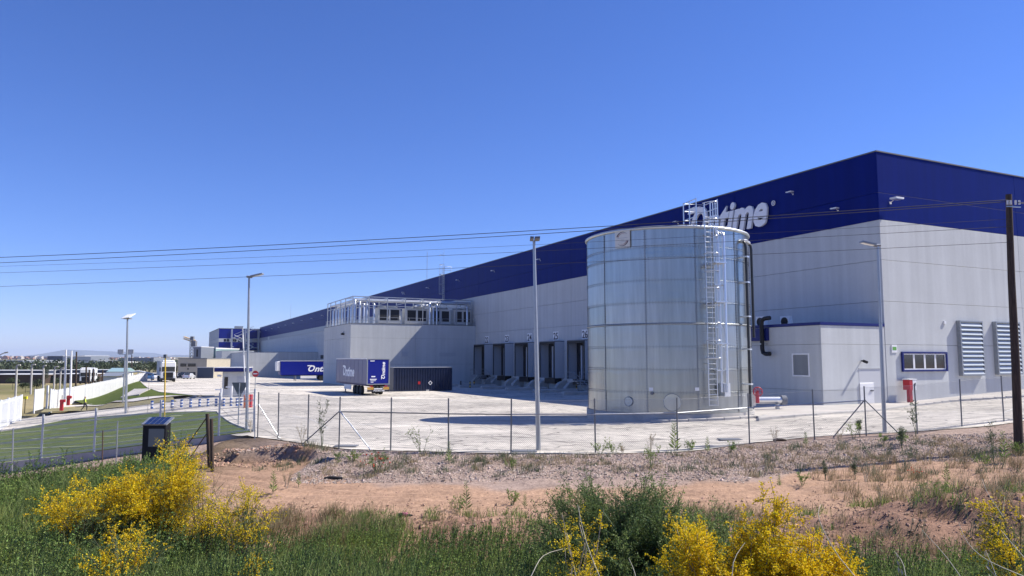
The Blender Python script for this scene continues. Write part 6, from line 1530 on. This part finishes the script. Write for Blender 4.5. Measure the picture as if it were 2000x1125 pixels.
# --- shrubs
def shrub(name,label,cat,base,H,R,nb,ntw,nlf,size,lmat,twmat,stmat,aspect=.4,group=None,flat=.35,twl=.22,sr=.010,lean=(0,0),flowers=None,ymul=1.0,droop=.0,leafpart='foliage'):
    t_=thing(name,label,cat,tuple(base),0,group); th=RNG.uniform(0,2*math.pi,nb); rr=np.sqrt(RNG.uniform(.02,1,nb)); hh=H*RNG.uniform(.62,1.0,nb)*(1-flat*rr**2)
    tip=np.stack([R*rr*np.cos(th)+lean[0]*hh,R*ymul*rr*np.sin(th)+lean[1]*hh,hh],1); b0=np.stack([.08*R*np.cos(th),.08*R*np.sin(th),np.zeros(nb)-.05],1); mid=b0*.5+tip*np.array([.35,.35,.62])
    K=6; us=np.linspace(0,1,K+1)[:,None,None]; pts=(1-us)**2*b0+2*us*(1-us)*mid+us**2*tip; pts[1:-1]+=RNG.normal(size=pts[1:-1].shape)*.012*H
    rad=np.concatenate([np.full(nb,sr*(1-.8*i/K)) for i in range(K)])
    prisms('stem',pts[:-1].reshape(-1,3),pts[1:].reshape(-1,3),rad,stmat,t_,kind=None,n=4)
    u=RNG.uniform(.28,1,(nb,ntw))**.8; br=np.arange(nb)[:,None]*np.ones((1,ntw),int); B0,Mi,Ti=b0[br],mid[br],tip[br]; uu=u[...,None]; S=((1-uu)**2*B0+2*uu*(1-uu)*Mi+uu**2*Ti).reshape(-1,3)
    outd=S.copy(); outd[:,2]=0; outd/=np.linalg.norm(outd,axis=1)[:,None]+.15
    D=outd*.55+RNG.normal(size=S.shape)*.45; D[:,2]+=.75-droop; D/=np.linalg.norm(D,axis=1)[:,None]; L_=twl*H*RNG.uniform(.35,1.1,len(S)); E=S+D*L_[:,None]; E[:,2]-=droop*.3*L_
    prisms('twig',S,E,np.full(len(S),sr*.22),twmat,t_,kind='stuff')
    v=RNG.uniform(.1,1.05,(len(S),nlf)); Cn=(S[:,None]+(E-S)[:,None]*v[...,None]).reshape(-1,3)+RNG.normal(size=(len(S)*nlf,3))*.012*H*.6
    dd=RNG.normal(size=Cn.shape)+np.repeat(D,nlf,axis=0)*.8; sz=size*RNG.uniform(.55,1.3,len(Cn))
    if flowers is None: o=leaves(leafpart,Cn,dd,sz,sz*aspect,lmat,t_,kind='stuff')
    else:
        # flowers only on some twigs, in bunches
        cl=fbm(S[:,0]*1.0,S[:,1]+S[:,2]*1.7,2.2/H*1.5,2,int(H*100))+RNG.normal(size=len(S))*.12
        fm=np.repeat(cl>flowers[1],nlf)&(RNG.random(len(Cn))<.95); fs=flowers[0]
        szf=fs*RNG.uniform(.6,1.25,fm.sum()); leaves('flowers',Cn[fm],dd[fm],szf,szf*.85,M['flower'],t_,kind='stuff',curl=.5)
        gm_=(~fm)&(RNG.random(len(Cn))<.55); leaves('foliage',Cn[gm_],np.repeat(D,nlf,axis=0)[gm_]+RNG.normal(size=(gm_.sum(),3))*.25,sz[gm_]*1.4,sz[gm_]*.16,lmat,t_,kind='stuff')
    return t_
def base_at(px,py_top,Y,bury=0):
    x=AT(px,900,Y).x; z=zt(x,Y); top=AT(px,py_top,Y).z; return Vector((x,Y,z)), top-z
# central green bush
b,H=base_at(1215,930,11.3); shrub('leafy_bush','large leafy green bush at the bottom centre between two yellow brooms','bush',b,H,1.45,150,36,18,.034,M['lf_dark'],M['lf_olive'],M['barkd'],.42,None,.42,.20,.010)
b,H=base_at(1385,985,11.6); shrub('leafy_bush','lower leafy green bush behind the big yellow broom','bush',b,H,1.1,80,28,15,.034,M['lf_dark'],M['lf_olive'],M['barkd'],.42,None,.4,.22,.010)
G_='yellow flowering brooms'
def broom(px,pyt,Y,R,label,nb,ntw,nlf,fs,thr,lean=(0,0),sr=.010,flat=.3,twl=.2,droop=.35,tw=None,Hx=1):
    b,H=base_at(px,pyt,Y); return shrub('broom_shrub',label,'shrub',b,H*Hx,R,nb,ntw,nlf,fs*1.0,M['lf_olive'],M['lf_olive'],M['bark'] if Y<9 else M['barkd'],.3,G_,flat,twl,sr,lean,(fs,thr),1,droop)
# left cluster
broom(185,925,15.2,.95,'leftmost yellow broom, wide and arching over the green weeds',38,26,20,.030,-.22,(-.03,0),twl=.22,flat=.25)
broom(262,890,15.6,.80,'dense yellow broom just left of the black kiosk',34,26,20,.030,-.22,twl=.2)
broom(330,852,16.0,.78,'tall yellow broom standing in front of the black kiosk',34,26,20,.030,-.25,twl=.2)
broom(405,915,15.6,.70,'sparse half-green broom right of the kiosk, below the wooden posts',22,20,14,.028,.05,twl=.24)
broom(480,930,15.2,.72,'loose yellow and grey-green broom at the right end of the left cluster',24,22,14,.028,-.02,twl=.22)
broom(250,1010,12.5,.8,'lower yellow broom in front of the left cluster',24,22,16,.028,.0,twl=.22)
broom(500,1078,10.6,.2,'small low yellow broom tuft in the grass right of the left cluster',12,16,16,.022,-.3,twl=.3,Hx=1.05)
# centre and right, close to us
broom(1135,952,7.2,.26,'slender yellow broom with a pale bare stem, left of the green bush',9,14,24,.016,-.20,(.02,0),sr=.011,flat=.12,twl=.16)
broom(1112,1092,6.0,.26,'low yellow broom sprig at the bottom edge left of the green bush',10,16,20,.015,-.25,sr=.007,twl=.22)
broom(1375,1000,6.6,.37,'broad bright yellow broom at the bottom right, its left crown',40,30,30,.017,-.85,sr=.009,flat=.30,twl=.17)
broom(1492,955,6.7,.27,'tallest crown of the bright yellow broom at the bottom right, with a pale central stem',34,32,30,.017,-.85,(.015,0),sr=.010,flat=.30,twl=.14)
broom(1590,1030,6.5,.33,'rounded right-hand crown of the bright yellow broom at the bottom right',36,30,30,.017,-.85,(.02,0),sr=.008,flat=.35,twl=.17)
broom(1985,958,9.6,.55,'yellow broom cut by the right edge of the photo',30,26,22,.022,-.2,twl=.2)
# bare curved pale stalks
def stalk(pts,Y,r,label,i,ears=0):
    P=[AT(x,y,Y+.12*k) for k,(x,y) in enumerate(pts)]; b=P[0]; t_=thing('dry_stalk',label,'stalk',b,0,'long dry pale stalks in the foreground'); 
    # smooth
    Q=[]
    for k in range(len(P)-1):
        for s in (0,.33,.66): 
            p0=P[max(k-1,0)];p1=P[k];p2=P[k+1];p3=P[min(k+2,len(P)-1)]
            Q.append(.5*((2*p1)+(-p0+p2)*s+(2*p0-5*p1+4*p2-p3)*s*s+(-p0+3*p1-3*p2+p3)*s**3))
    Q.append(P[-1]); MB().tube([tuple(q-b) for q in Q],r,5,r2=r*.35).build('stem',M['straw'],t_)
    if ears:
        C_=[];D_=[]
        for k in range(ears):
            q=Q[-1-k%3]-b; C_.append((q.x+random.uniform(-.02,.02),q.y,q.z-.035*k)); D_.append((random.uniform(-.4,.8),random.uniform(-.3,.3),-1))
        leaves('seed_heads',np.array(C_),np.array(D_,float),.055,.018,M['straw'],t_)
ST=[([(1720,1180),(1640,1090),(1600,1015),(1603,985)],5.6,'pale bent stalk arching up from the bottom right of the big broom',0),
([(1905,1170),(1850,1090),(1800,1035)],5.8,'straight pale stalk leaning left at the bottom right',0),
([(2010,1130),(1930,1095),(1890,1060),(1872,1020)],6.2,'pale stalk curving up near the right edge',0),
([(2010,1100),(1975,1060),(1955,1035)],6.0,'short pale stalk at the right edge below the broom',2),
([(1965,1180),(1940,1110),(1925,1075)],5.5,'thin stalk with hanging seed heads at the bottom right corner',6),
([(1775,1170),(1765,1105),(1748,1078)],5.6,'thin stalk with white seed heads right of the big broom',6),
([(1000,1210),(1040,1120),(1062,1085),(1100,1072)],5.2,'pale stalk arching right at the bottom beside the low broom sprig',0),
([(1255,1190),(1240,1120),(1228,1090)],5.5,'short pale stalk in front of the green bush',0),
([(1195,1180),(1160,1100),(1140,1040),(1128,985)],5.9,'pale woody stalk climbing through the slender broom',0),
([(1430,1180),(1432,1100),(1455,1060)],5.6,'pale stalk crossing the lower part of the big broom',0),
([(1960,1010),(1930,965),(1918,935)],8.5,'thin dry stalk on the slope below the utility pole',0)]
for i,(p,Y_,lab,e) in enumerate(ST): stalk(p,Y_,.0042,lab,i,e)

# --- individual weeds
def weed(px,py,hpx,label,kind='leafy',spread=.16,Yf=None):
    b=G(px,py); H=hpx/F_PX*b.y*1.02
    if kind=='tall': return shrub('tall_weed',label,'weed',b,H,spread*H*.7,5,9,7,.07*b.y/28+.012,M['lf_grey'],M['lf_olive'],M['lf_olive'],.28,'weeds along the fence and track',.1,.14,.007,leafpart='leaves')
    if kind=='bush': return shrub('leafy_weed',label,'weed',b,H,H*.62,int(6+RNG.integers(5)),6,6,.055*b.y/28+.012,M['lf_green'],M['lf_olive'],M['lf_olive'],.34,'weeds along the fence and track',.35,.26,.007,leafpart='leaves',lean=(RNG.uniform(-.15,.2),0))
    if kind=='spike':
        t_=thing('thistle_weed',label,'weed',b,0,'weeds along the fence and track'); MB().tube([(0,0,-.05),(.02*H,0,H*.5),(0,0,H)],.010,5,r2=.004).build('stem',M['lf_olive'],t_); n=int(26+H*20); z=np.linspace(.08,.98,n)*H; a=np.arange(n)*2.4; Cn=np.stack([np.zeros(n),np.zeros(n),z],1); D=np.stack([np.cos(a),np.sin(a),np.full(n,.7)],1); ln=.30*H*(1-.72*z/H)+.02; leaves('leaves',Cn,D,ln,ln*.22,M['lf_dark'],t_); return t_
    if kind=='dry': return shrub('dry_weed',label,'weed',b,H,spread*H*2,9,9,5,.03,M['lf_dry'],M['lf_dry'],M['straw'],.3,'weeds along the fence and track',.1,.2,.006,leafpart='leaves')
W=[(628,878,98,'tall pale weed growing through the fence beside the first braced post','tall'),(590,866,38,'brown-headed weed left of the tall pale weed at the fence','dry'),(824,884,54,'bushy dark green weed at the fence between two posts left of the lamp','bush'),
(877,905,40,'small green weed at the foot of the fence post left of the lamp','spike'),(1172,888,36,'dark leafy weed at the foot of the fence post in front of the tank','bush'),(1198,885,26,'light green weed just right of the dark leafy one before the tank','bush'),(1216,888,20,'small pale weed before the tank','dry'),
(1270,884,36,'pale dry weed in front of the tank','dry'),(1318,884,58,'slim tall weed touching the fence post before the tank ladder','spike'),(1382,885,30,'short weed with round leaves right of the tank ladder','spike'),(1352,880,20,'tiny weed on the gravel under the tank ladder','bush'),(1425,884,22,'low weed left of the fence post right of the tank','bush'),
(1574,872,26,'small weed on the gravel edge right of the tank','spike'),(1514,865,28,'thin weed beside the dark stone at the gravel edge','dry'),(1640,870,30,'dry weed left of the braced fence corner','dry'),(1667,858,42,'leafy weed under the braced fence corner','bush'),(1680,855,34,'thin tall weed at the braced fence corner','tall'),
(1723,872,26,'low leafy weed right of the right-hand lamp foot','bush'),(1762,876,46,'seed-headed weed on the gravel right of the lamp','tall'),(1789,854,76,'tall slender weed at the fence post before the hydrant cabinet','tall'),(1760,870,26,'low spreading weed below the seed-headed one','bush'),
(1940,900,75,'tall slender weed left of the utility pole','tall'),(1962,905,58,'dark spiky thistle beside the utility pole','spike'),(1920,915,36,'leafy weed at the left of the pole slope','bush'),(1990,890,30,'green weed at the very foot of the utility pole','bush'),
(910,992,54,'dark green thistle standing on the dirt track in the centre','spike'),(896,1000,34,'leafy low weed beside the centre thistle','bush'),(1000,985,30,'small green weed right of the centre thistle','bush'),(1025,995,24,'tiny weed right of the centre thistle','spike'),
(533,965,42,'dark spiky weed on the track beside the left broom cluster','spike'),(560,955,36,'brown branching weed on the track right of the left brooms','dry'),(583,950,26,'small dark weed on the left of the track','spike'),(1522,946,22,'short dark green weed on the edge of the track','spike'),
(1612,935,36,'spindly weed on the slope right of the track','tall'),(1567,948,26,'grey-green weed at the slope top','bush'),(1670,935,42,'tall spindly weed on the reddish slope','tall'),(1691,940,42,'dark brown spindly weed on the reddish slope','dry'),(1850,942,36,'leafy dark weed on the right slope','spike'),
(1725,1010,38,'round pale green tussock on the reddish slope','dry'),(1820,985,46,'dark leafy clump in a hollow of the right slope','bush'),(1845,1000,40,'dark green clump right of the hollow','bush'),(735,922,40,'green clump with red poppies on the gravel bank','bush'),(1275,918,44,'grey-green clump on the gravel bank below the tank','bush'),(1000,915,26,'low weed on the bank left of the lamp foot','bush'),(1060,918,30,'loose low weed on the bank right of the lamp foot','dry'),
(690,905,24,'low green weed on the bank by the braced post','bush'),(660,905,24,'low weed left of the poppies on the bank','bush'),(250,804,20,'thin bare sapling beside the lamp with the white panel','dry'),(337,808,18,'thin bare sapling right of the yellow pole','dry'),(490,846,30,'pale weed at the corner of the lawn','dry')]
for px,py,h_,lab,kd in W: weed(px,py,h_,lab,kd)
# poppies
b=G(735,915); n=34; Cn=np.stack([RNG.normal(size=n)*.45,RNG.normal(size=n)*.3,RNG.uniform(.15,.5,n)],1); t_=thing('poppies','scattered red poppies on the gravel bank left of the centre','flowers',b)
leaves('petals',Cn,RNG.normal(size=(n,3)),.07,.07,M['poppy'],t_,kind='stuff',curl=.6); S0=Cn.copy(); S0[:,2]=-.02; prisms('stems',S0,Cn,.003,M['lf_olive'],t_)
b=G(1790,935); n=16; Cn=np.stack([RNG.normal(size=n)*.25,RNG.normal(size=n)*.15,RNG.uniform(.1,.35,n)],1); t_=thing('poppies','few red poppies on the right slope','flowers',b); leaves('petals',Cn,RNG.normal(size=(n,3)),.05,.05,M['poppy'],t_,kind='stuff',curl=.6); S0=Cn.copy(); S0[:,2]=-.02; prisms('stems',S0,Cn,.003,M['lf_olive'],t_)
# debris
b=G(650,937); tag(MB().tube([(-.28,0,.03),(-.1,.04,.06),(.12,.0,.05),(.3,.03,.03)],.05,6).build('rubber_scrap',M['rubber'],None,b),'flat piece of black rubber lying on the dirt track','scrap')
b=G(790,1010); t_=thing('crushed_bottle','dark crushed plastic bottle lying on the soil below the track','bottle',b); MB().tube([(-.16,0,.05),(-.05,.01,.08),(.1,0,.06),(.2,.02,.05)],.06,8,r2=.03).build('bottle',M['black'],t_); MB().tube([(-.04,.01,.083),(.07,0,.07)],.062,8).build('bottle_label',mat('label_pink',(.45,.12,.2),.5),t_)
for px,py,lab in ((676,873,'dark drain cover in the concrete at the fence left of the centre'),(1025,883,'dark drain cover beside the foot of the tall lamp'),(1425,860,'dark drain cover in the concrete right of the tank')):
    b=G(px,py); b.z=float(zbase(b.x,b.y))+.03 
    tag(MB().bbox(-.45,.45,-.3,.3,0,.03,.008).build('drain_cover',M['joint'],None,b),lab,'drain cover')
b=G(1523,862); tag(MB().tube([(-.25,0,.03),(-.1,0,.07),(.1,0,.06),(.25,0,.02)],.06,7).build('dark_stone',M['barkd'],None,b),'dark lump of stone at the gravel edge right of the tank','stone')
# --- distant trees
def tree(label,px,ytop,ybase,Y,wpx,n,name='broadleaf_tree',matl=None,grp='distant trees'):
    b=AT(px,ybase,Y); H=AT(px,ytop,Y).z-b.z; R=.5*wpx/F_PX*Y; t_=thing(name,label,'tree',b,0,grp)
    MB().tube([(0,0,-3),(0,0,H*.35),(.05*H,0,H*.6)],.04*H,6,r2=.02*H).build('trunk',M['barkd'],t_)
    C_=RNG.normal(size=(int(n/40)+3,3)); C_/=np.linalg.norm(C_,axis=1)[:,None]; C_*=RNG.uniform(.3,1,len(C_))[:,None]**.5; C_=C_*np.array([R*.8,R*.8,H*.36])+np.array([0,0,H*.56])
    Cn=np.repeat(C_,40,axis=0)+RNG.normal(size=(len(C_)*40,3))*np.array([R*.2,R*.2,H*.09]); s=R*.16*RNG.uniform(.6,1.4,len(Cn)); leaves('crown',Cn,RNG.normal(size=Cn.shape),s,s*.7,matl or M['lf_dark'],t_,kind='stuff')
    return t_
M['tree_far']=leafmat('tree_far',(.05,.068,.032),.25,None,.1)
tr_=[(303,704,729,190,26,900,'dark rounded tree left of the white truck cab'),(316,709,728,200,14,600,'dark tree directly behind the white truck'),(345,704,730,240,12,500,'dark tree between the truck and the beige building'),(135,699,720,420,22,900,'tall dark tree behind the flagpoles'),(88,715,745,230,16,700,'pale green tree behind the concrete posts'),(25,738,749,170,24,500,'low dark bush in the field at the far left'),(50,748,759,150,26,600,'low dark bush left of the second concrete post'),(72,740,757,158,22,600,'dark bush behind the concrete posts'),(110,738,753,150,22,600,'dark bush left of the flagpoles'),(125,744,756,150,12,400,'small bush at the foot of the flagpoles'),(188,734,748,165,16,500,'dark bush beside the parked white trucks'),(212,737,744,160,14,300,'low bush under the low white house')]
for px,yt,yb,Y,wp,n,lab in tr_: tree(lab,px,yt,yb,Y,wp,n,matl=M['tree_far'] if wp<27 else None)
# hedge of far trees: one mass
n=240; px=RNG.uniform(-60,300,n); Yh=RNG.uniform(380,520,n); Cn=[];S=[]
for p_,y_ in zip(px,Yh):
    q=AT(p_,715.5+RNG.uniform(-3,3),y_); m_=40; Cn.append(np.array([q.x,q.y,q.z])+RNG.normal(size=(m_,3))*np.array([3.2,3,1.0])); S.append(RNG.uniform(.8,1.9,m_))
tag(leaves('far_tree_belt',np.concatenate(Cn),RNG.normal(size=(n*40,3)),np.concatenate(S),np.concatenate(S)*.8,M['tree_far'],None,kind='stuff'),'dark belt of far trees between the sheds and the white halls')
n=160; px=RNG.uniform(-20,345,n); Yh=RNG.uniform(900,1300,n); Cn=[];S=[]
for p_,y_ in zip(px,Yh):
    q=AT(p_,706.5+RNG.uniform(-1.5,1.5),y_); m_=20; Cn.append(np.array([q.x,q.y,q.z])+RNG.normal(size=(m_,3))*np.array([7,6,1.2])); S.append(RNG.uniform(1.5,3,m_))
tag(leaves('far_tree_belt',np.concatenate(Cn),RNG.normal(size=(n*20,3)),np.concatenate(S),np.concatenate(S)*.8,M['tree_far'],None,kind='stuff'),'farthest faint line of trees on the skyline at the left')
